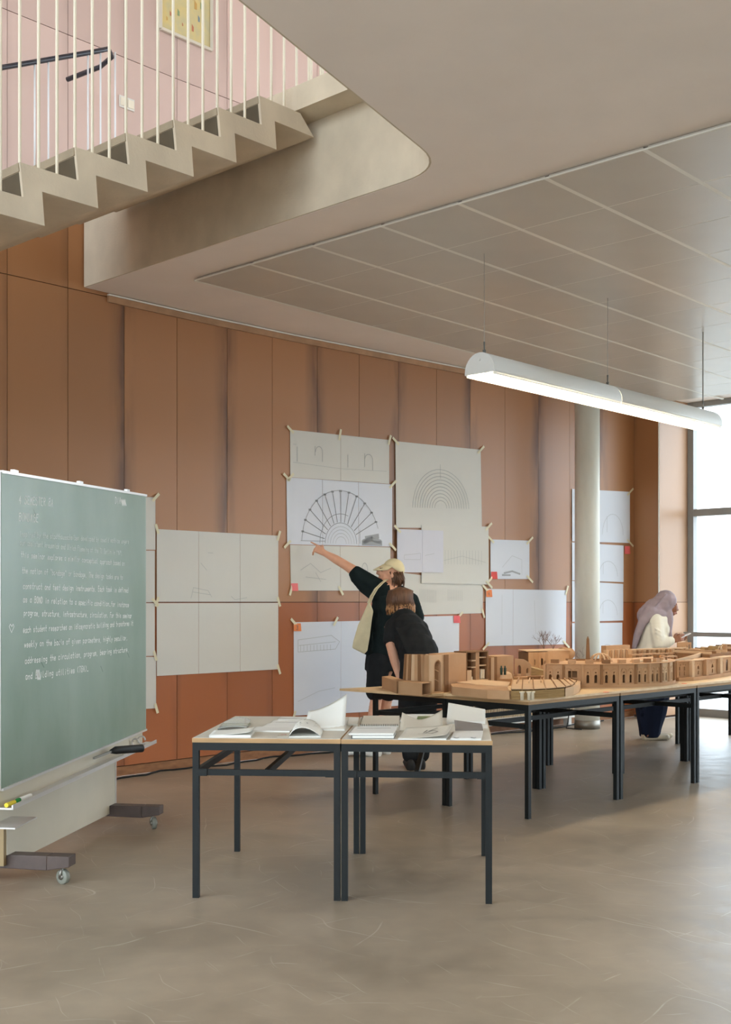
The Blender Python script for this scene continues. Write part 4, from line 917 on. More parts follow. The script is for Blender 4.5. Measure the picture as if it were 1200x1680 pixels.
for i in range(fl):
    a0 = math.radians(180 + 8 + i * 14); a1 = a0 + math.radians(13.4); k0 = 1.0 + .05 * (i % 2); z0 = ZT + hb - .01 if i < 99 else ZT
    P = lambda t, r, z: Vector((tc_.x + r * math.cos(t), tc_.y + r * math.sin(t), z))
    part('flute', MB().hexa([P(a0, rr * k0, z0), P(a1, rr * k0, z0), P(a1, rr * k0 - .02, z0), P(a0, rr * k0 - .02, z0)], [P(a0, rr * .88 * k0, ZT + .272), P(a1, rr * .88 * k0, ZT + .272), P(a1, rr * .88 * k0 - .02, ZT + .272), P(a0, rr * .88 * k0 - .02, ZT + .272)]), [CARD, CARDD, CARD, CARDD, CARDL][i % 5], m1)
part('tower_core', MB().lathe([(0, ZT + .01), (rr * .9, ZT + .01), (rr * .80, ZT + .268), (0, ZT + .268)], v3(tc_, 0), 24), CARDD, m1)
p = tp(706, 1138.5); q = tp(729, 1136); L = (q - p).length
part('arch_front', facade(p, q, ZT, .272, [arch(L * .55, .012, L * .55, .225)], .010), CARDL, m1)
part('arch_reveal', facade(p + Vector((0, .02)), q + Vector((0, .02)), ZT, .272, [arch(L * .55, .012, L * .42, .215)], .05), CARD, m1)
mb = MB()
for z in (.10, .17): mb.bar(v3(p + (q - p) * .3 + Vector((0, .04)), ZT + z), v3(p + (q - p) * .8 + Vector((0, .04)), ZT + z - .03), .004, .004)
mb.bar(v3(p + (q - p) * .66 + Vector((0, .04)), ZT + .01), v3(p + (q - p) * .66 + Vector((0, .04)), ZT + .2), .004, .004)
part('glazing_bar', mb, CARDL, m1)
r = tp(765, 1131.5); s_ = tp(802, 1128); q2 = q + Vector((.012, -.004)); dep = Vector((-.10, .16))
part('blank_block', MB().prism([q, r, r + dep * .9, q + dep], ZT, ZT + .272), CARD, m1)
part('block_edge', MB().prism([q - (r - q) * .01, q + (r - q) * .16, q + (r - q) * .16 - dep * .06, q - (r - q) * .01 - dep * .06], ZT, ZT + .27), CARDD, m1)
# shelf block: back, sides, shelves, pillars
L = (s_ - r).length; e = (s_ - r).normalized(); bxm = MB(); rd = dep * .8
def sb(x0, x1, y0, y1, z0, z1, m=None):
    P = lambda x, y: r + e * (L * x) + rd * y
    (m or bxm).prism([P(x0, y0), P(x1, y0), P(x1, y1), P(x0, y1)], ZT + z0, ZT + z1); return m or bxm
sb(0, .05, 0, 1, 0, .28); sb(.95, 1, 0, 1, 0, .28); sb(0, 1, .92, 1, 0, .28); sb(0, 1, .0, 1, .272, .28); part('shelf_case', bxm, CARDD, m1)
part('shelf_step', sb(.05, .95, -.05, .5, 0, .065, MB()), CARDL, m1)
for x0, x1, z0, z1, mm in ((.48, .64, .065, .272, CARD), (.08, .30, .065, .14, CARDL), (.30, .48, .155, .165, CARDL), (.30, .48, .205, .215, CARDL), (.64, .95, .165, .175, CARDL), (.64, .95, .225, .235, CARDL), (.72, .78, .07, .14, BALSA), (.80, .88, .07, .14, BALSA), (.3, .34, .066, .09, BALSA)):
    part('shelf_piece', sb(x0, x1, .1, .5, z0, z1, MB()), mm, m1)

# low quarter-round hall
m2 = model('low rounded cardboard hall with sloping roof at the table corner', tp(850, 1140))
fr_pts = [tp(740, 1135), tp(742, 1140), tp(800, 1146.5), tp(836, 1148)]
part('left_wing', MB().prism(fr_pts + [tp(832, 1138), tp(790, 1131)], ZT, ZT + .058), CARD, m2)
part('left_roof', MB().prism([tp(742, 1132.5), tp(800, 1139), tp(834, 1140.5), tp(838, 1133), tp(780, 1128)], ZT + .058, ZT + .064), CARDL, m2)
arcp = [tp(839, 1147.5), tp(868, 1147.5), tp(900, 1145.8), tp(927, 1143.2)]; arcb = [tp(839, 1138), tp(868, 1138), tp(900, 1136.5), tp(922, 1135)]
for i in range(5): 
    part('layer', MB().prism([q + Vector((0, .004 * (i % 2))) for q in arcp] + list(reversed(arcb)), ZT + .0118 * i, ZT + .0118 * i + .011), CORR, m2)
endp = [tp(928, 1143.2), tp(942, 1140), tp(951, 1135.5), tp(953, 1130.5), tp(946, 1127)]
part('round_end', MB().prism(endp + [tp(926, 1128)], ZT, ZT + .058), CARDL, m2)
roof = arcp + [tp(940, 1139), tp(946, 1132)]; inn = [tp(842, 1131.5), tp(868, 1131), tp(895, 1131), tp(915, 1131), tp(930, 1130.8), tp(938, 1130.5)]
mb = MB()
for i in range(len(roof) - 1):
    a, b, c, d = roof[i], roof[i + 1], inn[i + 1], inn[i]; mb.hexa([v3(a, ZT + .066), v3(b, ZT + .066), v3(c, ZT + .070), v3(d, ZT + .070)], [v3(a, ZT + .070), v3(b, ZT + .070), v3(c, ZT + .074), v3(d, ZT + .074)])
part('sloping_roof', mb, CARDL, m2)
for i in range(9):
    t = i / 8; k = min(int(t * 5), 4); f = t * 5 - k; a = roof[k].lerp(roof[k + 1], f); d = inn[k].lerp(inn[k + 1], f)
    part('roof_fin', MB().bar(v3(a, ZT + .066), v3(d, ZT + .078), .006, .014), CARDD if i % 3 else CARD, m2)
mb = MB().prism([tp(845, 1136), tp(900, 1135), tp(922, 1133.5), tp(905, 1131.5), tp(850, 1131.5)], ZT, ZT + .066)
part('inner_drum', mb, CARD, m2)
for i in range(4):
    a0 = tp(848 + i * 20, 1139 - i); b0 = tp(852 + i * 18, 1132); part('roof_rib', MB().bar(v3(a0, ZT + .080), v3(b0, ZT + .086), .006, .014), CARDL if i % 2 else CARD, m2)
mb = MB(); cc = tp(831, 1127)
for i in range(7): pass
part('small_vault', MB().lathe([(0, .055), (.02, .052), (.04, .038), (.05, 0)], v3(cc, ZT + .064), 18), CARDL, m2)
for i, px in enumerate((857, 868.5, 874)):
    p = v3(tp(px, 1149 - .2 * i), ZT); single('card_roll', MB().lathe([(0, 0), (.012, 0), (.012, .045), (.018, .052), (.018, .058), (0, .058)], p, 14), BALSA, ['lone cardboard spool before the low hall, leftmost of three', 'middle one of three cardboard spools before the low hall', 'right one of three cardboard spools before the low hall'][i], 'spool', 'spools before the low hall', True)

# block with arched wall behind the low hall
m3 = model('cardboard blocks with an arched wall between tower and drum', tp(850, 1122))
p = tp(805, 1126); q = tp(812, 1127); r = tp(843, 1124.5)
part('pier', MB().prism([tp(803, 1126), tp(806, 1127), q, q + Vector((-.05, .14)), tp(803, 1126) + Vector((-.05, .14))], ZT, ZT + .225), CARDL, m3)
part('block', MB().prism([q, r, r + Vector((-.06, .18)), q + Vector((-.06, .18))], ZT, ZT + .232), CARD, m3)
part('block_edge', MB().prism([q - Vector((.004, .006)), q + (r - q) * .12 - Vector((0, .006)), q + (r - q) * .12, q], ZT, ZT + .232), CARDD, m3)
a = tp(845, 1123); b = tp(872, 1121); L = (b - a).length
part('arched_wall', MB().plate([(0, 0), (L, 0), (L, .15), (L * .85, .17), (L * .55, .195), (0, .205)], [arch(L * .27, .05, L * .24, .10), arch(L * .8, .05, L * .22, .075)], lambda x, t, z: v3(a + (b - a).normalized() * x + Vector((-.1, .9)) * t, ZT + z), .01), CARD, m3)
part('wall_backing', MB().prism([a + Vector((0, .09)), b + Vector((0, .09)), b + Vector((0, .11)), a + Vector((0, .11))], ZT, ZT + .075), CARDL, m3)
for i, (x0, x1, y, h) in enumerate(((842, 866, 1124, .06), (866, 888, 1122.5, .06), (888, 905, 1121, .055))): part('low_wall', MB().prism([tp(x0, y), tp(x1, y - .6), tp(x1, y - 2.2), tp(x0, y - 1.6)], ZT, ZT + h), CARDD if i % 2 else CARD, m3)
a = tp(872, 1118); part('ramp', MB().hexa([v3(tp(872, 1119.5), ZT), v3(tp(908, 1116.5), ZT), v3(tp(908, 1114.5), ZT), v3(tp(872, 1117), ZT)], [v3(tp(872, 1119.5), ZT + .12), v3(tp(908, 1116.5), ZT + .06), v3(tp(908, 1114.5), ZT + .06), v3(tp(872, 1117), ZT + .12)]), CORR, m3)
for i, px in enumerate((823, 829)): p = v3(tp(px, 1129), ZT + .1); part('figure', MB().lathe([(0, .07), (.006, .066), (.006, .055), (.011, .05), (.009, 0), (0, 0)], p, 8), mat('figure_green', (44, 58, 44), .7), m3, True)
# rear block row
m4 = model('flat-roofed cardboard block row with twig trees behind the arches', tp(900, 1108))
a, b, c = tp(868, 1111), tp(899, 1110), tp(935, 1108)
L = (b - a).length; part('front_wall', facade(a, b, ZT, .215, [arch(L * .3, .10, L * .1, .05), arch(L * .7, .10, L * .14, .06), arch(L * .85, .10, L * .06, .04)], .01), CARD, m4)
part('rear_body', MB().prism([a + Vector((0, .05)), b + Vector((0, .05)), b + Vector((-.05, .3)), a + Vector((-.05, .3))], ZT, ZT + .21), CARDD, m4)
part('right_body', MB().prism([b, c, c + Vector((-.05, .3)), b + Vector((-.05, .3))], ZT, ZT + .22), CARD, m4)
part('roof_plate', MB().prism([a + Vector((-.02, -.012)), c + Vector((.01, -.012)), c + Vector((-.05, .3)), a + Vector((-.05, .3))], ZT + .221, ZT + .227), CARDL, m4)
part('gable', MB().tube([v3(c + Vector((0, -.005)), ZT + .19), v3(c + Vector((-.03, .25)), ZT + .19)], .05, 20), CARD, m4, True)
for px in (873, 884, 896): p = tp(px, 1110.6); part('pilaster', MB().prism([p, p + Vector((.02, 0)), p + Vector((.02, -.012)), p + Vector((0, -.012))], ZT, ZT + .215), CARD, m4)
TWIG = mat('twig_brown', (112, 78, 58), .9)
def twig(px, py, hpx, label, nb):
    b0 = v3(tp(px, py), ZT + .0); b0.z = ZT + .2275 if px < 935 else ZT; mb = MB()
    h = hpx / F * b0.y
    def grow(p, d, l, r, k):
        q = p + d * l; mb.tube([p, (p + q) / 2 + Vector((random.uniform(-.1, .1), 0, 0)) * l * .4, q], [r, r * .8, r * .6], 5)
        if k:
            for _ in range(3): grow(p.lerp(q, random.uniform(.5, 1)), (d + Vector((random.uniform(-.9, .9), random.uniform(-.6, .6), random.uniform(-.1, .5)))).normalized(), l * .6, r * .6, k - 1)
    for _ in range(nb): grow(b0, Vector((random.uniform(-.7, .7), random.uniform(-.4, .4), 1)).normalized(), h * .5, .0019, 3)
    single('twig_tree', mb, TWIG, label, 'model tree', 'twig trees among the models')
twig(893, 1106, 34, 'leftmost bushy twig tree rising behind the cardboard blocks', 6); twig(908, 1106, 26, 'right hand bushy twig tree above the cardboard block roof', 5)
twig(957, 1107, 52, 'slender twig tree beside the cardboard obelisk', 1)

# round drum with arched windows
m5 = model('round cardboard drum building with arched windows and ribbed dome', Vector((1.72, 9.52)))
DC = Vector((1.72, 9.53)); DR = .775; hD = .148; zb_ = ZT + .022
base_pts = [DC + Vector((math.cos(2 * math.pi * i / 64), math.sin(2 * math.pi * i / 64))) * (DR + .045) for i in range(64)]
A0d, A1d = math.radians(243), math.radians(379)
base_pts = [DC + Vector((math.cos(A0d + (A1d - A0d) * i / 40), math.sin(A0d + (A1d - A0d) * i / 40))) * (DR + .035) for i in range(41)] + [DC]
part('base_disc', MB().prism(base_pts, ZT, ZT + .006), CARDL, m5)
ring = MB(); ring.lathe([(DR + .012, ZT + .006), (DR + .012, ZT + .03), (DR - .02, ZT + .03), (DR - .02, ZT + .006), (DR + .012, ZT + .006)], v3(DC, 0), 40, A0d, A1d); part('plinth_ring', ring, CARD, m5)
step = math.radians(10.4); nseg = 34; a00 = math.radians(268.5)
for i in range(nseg):
    ac = a00 + (i - 17) * step
    if not -3 < i - 17 < 11: continue
    def P(x, t, z, ac=ac): r = DR - t; n = Vector((math.cos(ac), math.sin(ac))); tn = Vector((-n.y, n.x)); q = DC + n * r + tn * x; return v3(q, ZT + .03 + z)
    hw = DR * math.tan(step / 2); near = -math.cos(ac - math.radians(268)) < -.0 if False else math.sin(ac) < .35
    mt = CARDL if 4 < (i - 17) < 10 else CARD
    if near:
        if (i - 17) == -1: holes = [rect(-hw * .5, hw * .45, .006, .038), rect(-hw * .5, hw * .45, .05, .10)]
        else: holes = [arch(-hw * .42, .010, .022, .062), arch(hw * .42, .010, .022, .062), circ(-hw * .42, .088, .006), circ(hw * .42, .088, .006)]
        part('wall_bay', MB().plate(rect(-hw, hw, 0, hD), holes, P, .008), mt, m5)
        for cx in (-hw * .42, hw * .42):
            mb = MB(); o1 = arch(cx, .0, .040, .118, 8); i1 = arch(cx, .0, .034, .115, 8); mb.plate(o1, [], lambda x, t, z, P=P: P(x, -.003 + t * .3, z), .008) if False else None
            pts = [P(x, -.002, z) for x, z in arch(cx, .002, .040, .118, 8)[1:]] ; mb.tube(pts, .0022, 5); part('arch_moulding', mb, mt, m5)
    else: part('wall_bay', MB().plate(rect(-hw, hw, 0, hD), [], P, .008), mt, m5)
    part('pilaster', MB().hexa([P(-hw - .009, -.012, 0), P(-hw + .009, -.012, 0), P(-hw + .009, .004, 0), P(-hw - .009, .004, 0)], [P(-hw - .009, -.012, hD), P(-hw + .009, -.012, hD), P(-hw + .009, .004, hD), P(-hw - .009, .004, hD)]), CARD if i % 2 else CARDD, m5)
    if near and i % 1 == 0: part('parapet_block', MB().hexa([P(-hw * .55, .05, hD + .006), P(hw * .3, .05, hD + .006), P(hw * .3, .08, hD + .006), P(-hw * .55, .08, hD + .006)], [P(-hw * .55, .05, hD + .034), P(hw * .3, .05, hD + .034), P(hw * .3, .08, hD + .034), P(-hw * .55, .08, hD + .034)]), CARD if i % 3 else CARDD, m5)
zr_ = ZT + .03 + hD
part('roof_ring', MB().lathe([(DR + .014, zr_), (DR + .014, zr_ + .005), (.25, zr_ + .005), (.25, zr_)], v3(DC, 0), 40, A0d, A1d), CARD, m5)
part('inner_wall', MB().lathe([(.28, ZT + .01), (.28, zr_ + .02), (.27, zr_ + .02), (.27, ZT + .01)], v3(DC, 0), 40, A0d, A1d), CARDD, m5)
part('window_darkener', MB().lathe([(DR - .07, ZT + .01), (DR - .07, zr_), (DR - .075, zr_), (DR - .075, ZT + .01)], v3(DC, 0), 40, A0d, A1d), CARDD, m5)  # dark wall added behind the bays to keep the arched windows dark
dcen = at(985.5, 1088, 9.15); dcen.z = zr_ + .005; rD = .085
mb_r = None
for i in range(14):
    a = math.pi * 2 * i / 14; pts = [dcen + Vector((rD * math.cos(a) * math.cos(t), rD * math.sin(a) * math.cos(t), rD * .72 * math.sin(t))) for t in [math.pi / 2 * k / 7 for k in range(8)]]
    part('dome_rib', MB().tube(pts, .006, 5), CARDL if i % 2 else CARD, m5)
part('dome_ring', MB().lathe([(rD + .008, 0), (rD + .008, .008), (rD - .01, .008), (rD - .01, 0)], dcen, 24), CARD, m5)
ob = at(965, 1090, 9.12); ob.z = zr_ + .005
single('cardboard_obelisk', MB().hexa([ob + Vector((x * .015, y * .015, .0)) for x, y in ((-1, -1), (1, -1), (1, 1), (-1, 1))], [ob + Vector((x * .009, y * .009, .175)) for x, y in ((-1, -1), (1, -1), (1, 1), (-1, 1))]).hexa([ob + Vector((x * .009, y * .009, .175)) for x, y in ((-1, -1), (1, -1), (1, 1), (-1, 1))], [ob + Vector((x * .001, y * .001, .20)) for x, y in ((-1, -1), (1, -1), (1, 1), (-1, 1))]), CARDD, 'slim brown cardboard obelisk standing on the drum model', 'model')
for i in range(6):
    c = at(1040 + i * 10, 1092 - i * .6, 9.05 + .02 * i); c.z = zr_ + .005; part('roof_scrap', MB().box(c + Vector((0, 0, .006)), (.05, .03, .010), i * .7), BALSA if i % 2 else CARDL, m5)
# fluted hall and long low walls behind the drum
m6 = model('cardboard hall with fluted wall and long low benches behind the drum', tp(1035, 1095))
fa, fb_ = at(996, 1085, 10.5).xy, at(1035.5, 1085, 10.75).xy
for i in range(9):
    p = fa.lerp(fb_, i / 9); q = fa.lerp(fb_, (i + .92) / 9); part('flute', MB().prism([p, p.lerp(q, .5) + Vector((.0, -.018)), q, q + Vector((-.02, .05)), p + Vector((-.02, .05))], ZT, ZT + .215), CARD if i % 2 else CARDL, m6)
part('hall_wall', MB().prism([fa + Vector((.0, .03)), fb_ + Vector((0, .03)), fb_ + Vector((-.03, .1)), fa + Vector((-.03, .1))], ZT, ZT + .252), CARD, m6)
for i, (x0, y0, x1, y1, zt_) in enumerate(((1037, 1075, 1130, 1068, .225), (1037, 1080, 1128, 1076, .19), (1045, 1086, 1112, 1081, .17))):
    p, q = at(x0, y0, 10.45 - .25 * i).xy, at(x1, y1, 10.9 - .25 * i).xy; part('long_wall', MB().prism([p, q, q + Vector((-.02, .06)), p + Vector((-.02, .06))], ZT, ZT + zt_), CARD if i % 2 else CARDL, m6)
    for k in range(12): r = p.lerp(q, k / 12); part('buttress', MB().prism([r, r + Vector((.015, .006)), r + Vector((.018, -.014)), r + Vector((.003, -.02))], ZT, ZT + zt_ - .01), CARDD if k % 2 else CARD, m6)
# long facade at the window end with curved rim
m7 = model('long cardboard facade with paired windows and curved rim by the window', tp(1150, 1112))
fpts = [tp(1107, 1117.5), tp(1131, 1116.5), tp(1154, 1114), tp(1177, 1110.5), tp(1201, 1106.5), tp(1230, 1100), tp(1262, 1092)]
part('ground_plate', MB().prism([q + Vector((.03, -.03)) for q in fpts] + [q + Vector((-.3, .5)) for q in reversed(fpts)], ZT, ZT + .03), CARD, m7)
for i, (p, q) in enumerate(zip(fpts[:-1], fpts[1:])):
    L = (q - p).length; h = .127; dpv = [Vector((-.03, .05)), Vector((-.03, .05)), Vector((-.08, .14))][i] if i < 3 else Vector((-.30, .55))
    holes = []
    for cx in (L * .33, L * .67): holes += [arch(cx, .012, L * .085, .035), arch(cx, .056, L * .12, .030), circ(cx - L * .06, .105, .004), circ(cx + L * .08, .099, .004)]
    if i == 3: holes = [arch(L * .35, .012, L * .14, .10), arch(L * .68, .012, L * .14, .10)]
    part('wall_bay', facade(p, q, ZT + .03, h, holes, .008), CARD, m7)
    d = (q - p).normalized(); n = Vector((d.y, -d.x)); part('pier', MB().prism([p + n * .03, p + d * L * .16 + n * .03, p + d * L * .16, p], ZT + .03, ZT + .03 + h + .01), CARDL if i % 2 else CARD, m7)
    part('roof_board', MB().prism([p + n * .02, p + d * L * .95 + n * .02, p + d * L * .95 + dpv, p + dpv], ZT + .03 + h + .004 * (i % 2), ZT + .036 + h + .004 * (i % 2)), CARDL if i % 2 else CARD, m7)
    for k in range(3):
        r = p.lerp(q, .2 + .3 * k)
        if i < 3: continue
        part('roof_fin', MB().bar(v3(r + Vector((-.05, .08)), ZT + .07 + h), v3(r + Vector((-.28, .5)), ZT + .07 + h), .006, .03), CARDD if k % 2 else CARDL, m7)
rimp = [(1105, 9.60, .975), (1122, 9.78, .985), (1138, 10.0, .995), (1150, 10.25, 1.0), (1156, 10.5, 1.005), (1155, 10.75, 1.01), (1147, 10.92, 1.015), (1135, 11.0, 1.018)]
rim = [(Vector(((x - 600) / F * y, y)), z) for x, y, z in rimp]; rcn = Vector((2.72, 10.5)); mb = MB()
for (p, za), (q, zb2) in zip(rim[:-1], rim[1:]):
    pi_, qi_ = p + (rcn - p).normalized() * .03, q + (rcn - q).normalized() * .03
    mb.hexa([v3(p, za - .16), v3(q, zb2 - .16), v3(qi_, zb2 - .16), v3(pi_, za - .16)], [v3(p, za), v3(q, zb2), v3(qi_, zb2), v3(pi_, za)])
part('curved_rim', mb, CARDL, m7)
p, q = at(1112, 1065, 10.95).xy, at(1135, 1065, 11.0).xy; L = (q - p).length
part('end_wall', facade(p, q, ZT, .27, [arch(L * .3, .20, L * .1, .03), arch(L * .65, .19, L * .1, .05), arch(L * .85, .19, L * .1, .06)], .01), CARD, m7)
for i, (px, w2, h2, mm) in enumerate(((1156, .05, .02, CORR), (1171, .09, .035, CORR), (1189, .025, .05, CARD))): c = at(px, 1066, 10.8); part('roof_house', MB().box((c.x, c.y, ZT + .205 + h2 / 2), (w2, .05, h2), .6), mm, m7)
for k in range(2): c = at(1182 + 4 * k, 1062, 10.8); c.z = ZT + .20; part('roof_arch', MB().tube([c + Vector((.018 * math.cos(t), .0, .045 * math.sin(t))) for t in [math.pi * j / 8 for j in range(9)]], .003, 5), BALSA, m7)
part('roof_body', MB().prism([q_ + Vector((-.04, .07)) for q_ in fpts[3:]] + [q_ + Vector((-.28, .5)) for q_ in reversed(fpts[3:])], ZT + .12, ZT + .190), CARDD, m7)
# ------------------------------------------------------------------ people
SKIN = mat('skin_fair', (216, 160, 128), .55, .35, c2=(226, 172, 142), scale=(12, 12, 12)); SKINB = mat('skin_brown', (142, 94, 70), .55, .35, c2=(154, 104, 78), scale=(12, 12, 12))
BLK = mat('black_cotton', (36, 37, 38), .9, .1, var=.15, scale=(14, 14, 14)); BLKG = mat('black_green_linen', (30, 38, 38), .9, .1, var=.18, scale=(10, 10, 10)); NAVY = mat('navy_cloth', (25, 31, 48), .9, .1, var=.15, scale=(12, 12, 4)); LINEN = mat('white_linen', (228, 222, 206), .9, .1, var=.03)
CAPM = mat('cream_cap', (222, 208, 168), .85, .15, var=.05, scale=(12, 12, 12)); HIJ = mat('mauve_scarf', (150, 136, 140), .85, .15, c2=(168, 152, 158), scale=(8, 8, 8)); HAIR = mat('brown_hair', (96, 66, 46), .5, .4, var=.3, scale=(40, 40, 4)); HAIRL = mat('hair_light_ends', (176, 128, 82), .5, .4, var=.2, scale=(40, 40, 4)); SHOEB = mat('black_shoe', (30, 28, 27), .7, .3); SHOEW = mat('white_shoe', (226, 224, 216), .6, .3); EYE = mat('eye_dark', (34, 24, 20), .3); LIP = mat('lip', (178, 104, 92), .6)
def fused(name, mb, m, parent, voxel=.009, it=4):
    o = part(name, mb, m, parent, True)
    r = o.modifiers.new('fuse', 'REMESH'); r.mode = 'VOXEL'; r.voxel_size = voxel; r.use_smooth_shade = True
    s = o.modifiers.new('relax', 'SMOOTH'); s.factor = .5; s.iterations = it
    return o
def loft(mb, rings, n=20):                            # rings: (centre, rx, ry) or with axis tilt; closed at both ends
    base = len(mb.v)
    for c, rx, ry in rings:
        c = Vector(c); mb.v += [c + Vector((rx * math.cos(2 * math.pi * k / n), ry * math.sin(2 * math.pi * k / n), 0)) for k in range(n)]
    for i in range(len(rings) - 1):
        for k in range(n): a = base + i * n + k; b = base + i * n + (k + 1) % n; mb.f.append((a, b, b + n, a + n))
    mb.f.append(tuple(base + k for k in reversed(range(n)))); mb.f.append(tuple(base + (len(rings) - 1) * n + k for k in range(n)))
    return mb
def dense(rings, k=6):                                # interpolate rings into overlapping discs (Catmull-like linear)
    out = []
    for (c0, a0, b0), (c1, a1, b1) in zip(rings[:-1], rings[1:]):
        for i in range(k): t = i / k; t = t * t * (3 - 2 * t) * .5 + t * .5; out.append((Vector(c0).lerp(Vector(c1), t), a0 + (a1 - a0) * t, b0 + (b1 - b0) * t))
    out.append(rings[-1]); return out
def hand(mb, wrist, d, side, nrm, curls, thumb=.5, s=1.0):
    """palm from the wrist along d; side = towards the thumb; nrm = out of the palm"""
    d, side, nrm = d.normalized(), side.normalized(), nrm.normalized()
    p0 = wrist; p1 = wrist + d * .085 * s
    for t in (-1, -.33, .33, 1): mb.limb([(p0 + side * .014 * t * s, .017 * s), (p1 + side * .028 * t * s, .013 * s)])
    for i, (cu, L) in enumerate(zip(curls, (.072, .082, .076, .060))):
        q = p1 + side * (.030 - .020 * i) * s; dd = d.copy(); pts = [(q, .0095 * s)]
        for k, f in enumerate((.45, .32, .23)):
            a = cu * (.9 if k == 0 else 1.1); dd = (dd * math.cos(a) + nrm * math.sin(a)).normalized(); nn = nrm
            q = q + dd * L * f * s; pts.append((q, (.0088 - .0009 * k) * s))
        mb.limb(pts)
    q = wrist + d * .025 * s + side * .030 * s; t1 = q + (d * .6 + side * .7 + nrm * .3 * thumb).normalized() * .036 * s; t2 = t1 + (d * .9 + side * .15 + nrm * thumb).normalized() * .032 * s
    mb.limb([(q - side * .012 * s, .016 * s), (t1, .011 * s), (t2, .009 * s)])

# --- visitor with cap, pointing
Z1 = 11.05
J = lambda px, py, dy=0.0: at(px, py, Z1 + dy)
feet = v3(J(618, 1239).xy, 0)
P1 = thing('person', 'visitor in cream cap and black shirt pointing at the fan plan', 'person', feet)
b = MB()
hd = J(642, 938)
b.ball(hd, (.092, .074, .105)).ball(J(633, 946), (.062, .060, .070)).ball(J(629, 953), (.034, .042, .030)).ball(J(625, 937), (.040, .052, .050))
b.limb([(J(623.5, 934), .010), (J(619.5, 940.5), .014)]).ball(J(622.5, 947.5), (.014, .022, .008)).ball(J(623, 950.5), (.013, .020, .008)).ball(J(624.5, 930.5), (.018, .05, .010))
b.ball(J(643.5, 944, -.075), (.018, .010, .030))
b.limb([(J(645, 952), .055), (J(648, 972), .058)])
b.limb([(J(648, 975), .09), (J(642, 1010), .10), (J(632, 1075), .085), (J(632, 1100), .08)])
sh = J(612, 957, -.04); el = J(567, 927, -.02); wr = J(532, 907, .02)
b.limb([(J(648, 975), .08), (sh, .066), (el, .045), (J(552, 918), .043), (wr, .029)])
dh = (J(503, 890.5, .04) - wr).normalized()
nrm_ = Vector((-.1, -.55, -.83)); side_ = Vector((-.3, .2, .6)); side_ = (side_ - dh * side_.dot(dh)).normalized(); nrm_ = dh.cross(side_).normalized(); nrm_ = nrm_ if nrm_.z < 0 else -nrm_
nrm_ = (nrm_ + Vector((0, 0, -.6))).normalized()
hand(b, wr, dh, side_, nrm_, (.03, 1.15, 1.25, 1.3), .8, 1.05)
b.limb([(J(650, 975), .08), (J(674, 984, .06), .062), (J(690, 1030, .10), .045), (J(684, 1075, .02), .030)])
hand(b, J(684, 1075, .02), Vector((-.1, -.1, -1)), Vector((-.9, -.3, 0)), Vector((-.3, .9, 0)), (.3, .35, .4, .45), .4)
for (hx, kx, ax, dy) in ((623, 617, 610, -.06), (643, 634, 626, .10)):
    b.limb([(J(hx, 1100, dy), .075), (J(kx, 1150, dy), .058), (J(kx - 3, 1172, dy), .060), (J(ax, 1226, dy), .036)])
    b.limb([(J(ax, 1228, dy), .036), (J(ax - 4, 1233, dy), .034), (J(ax - 18, 1235.5, dy), .026)])
fused('body', b, SKIN, P1, .0055, 3)
s = MB()
rg = [(J(646, 966), .062, .06), (J(646, 973), .12, .09), (J(645, 982), .19, .115), (J(643, 1000), .198, .13), (J(638, 1025), .195, .135), (J(634, 1050), .195, .14), (J(632, 1074), .20, .145)]
loft(s, rg)
s.limb([(J(640, 974), .09), (sh + Vector((0, 0, -.01)), .085), (J(585, 941, -.03), .074)]).limb([(J(618, 975, -.02), .08), (J(600, 962, -.03), .075), (J(586, 947, -.03), .068)])
s.limb([(J(655, 975), .09), (J(675, 986, .06), .080), (J(684, 1012, .08), .076)])
for k in range(7): s.limb([(J(606 + k * 8, 1000 + 5 * (k % 2), -.125), .010), (J(600 + k * 9, 1068, -.128), .014)])
fused('shirt', s, BLKG, P1, .010, 5)
s = MB()
loft(s, [(J(633, 1045), .16, .115), (J(632, 1066), .175, .13), (J(632, 1085), .19, .14), (J(631, 1100), .19, .14)])
for hx, kx, dy in ((622, 617, -.06), (642, 637, .08)): s.limb([(J(hx, 1085, dy), .115), (J(kx, 1134, dy), .10)])
fused('shorts', s, BLK, P1, .011, 5)
for ax, dy in ((610, -.06), (626, .10)):
    p = J(ax, 1232, dy); s = MB()
    for k in range(9): t = k / 8; q = Vector((p.x + .055 - .27 * t, p.y, .036 + .012 * math.sin(t * 3))); s.ball(q, (.045, .042 + .010 * math.sin(t * 3), .034 + .028 * max(0, 1 - t * 1.6)))
    fused('shoe', s, SHOEW, P1, .008, 3)
# cap
Rc = Matrix.Rotation(math.radians(31), 3, 'Y'); cc = J(646.5, 933.5); cp = MB()
prof = [(math.cos(t), math.sin(t)) for t in [math.pi / 2 * k / 8 for k in range(9)]]
tmp = MB().lathe([(x, z) for x, z in prof], n=28)
cp.add([cc + Rc @ Vector((v.x * .104, v.y * .088, v.z * .100)) for v in tmp.v], tmp.f)
o = part('cap', cp, CAPM, P1, True); so = o.modifiers.new('cloth', 'SOLIDIFY'); so.thickness = .004
br = MB(); n = 12
rows = []
for j in range(5):
    t = j / 4; rows.append([cc + Rc @ Vector((-.075 - .0 * t, 0, .003)) * (1 - t) + Vector((0, 0, 0)) if False else cc + Rc @ Vector((-(.080 + .020 * math.cos(a)) * 1.0 * math.cos(a * .9), .086 * math.sin(a), .004)) + Vector((-.115 * t * math.cos(a) ** .6, 0, -.062 * t * math.cos(a) - .020 * abs(math.sin(a)) ** 2 * t)) for a in [math.radians(-80 + 160 * k / n) for k in range(n + 1)]])
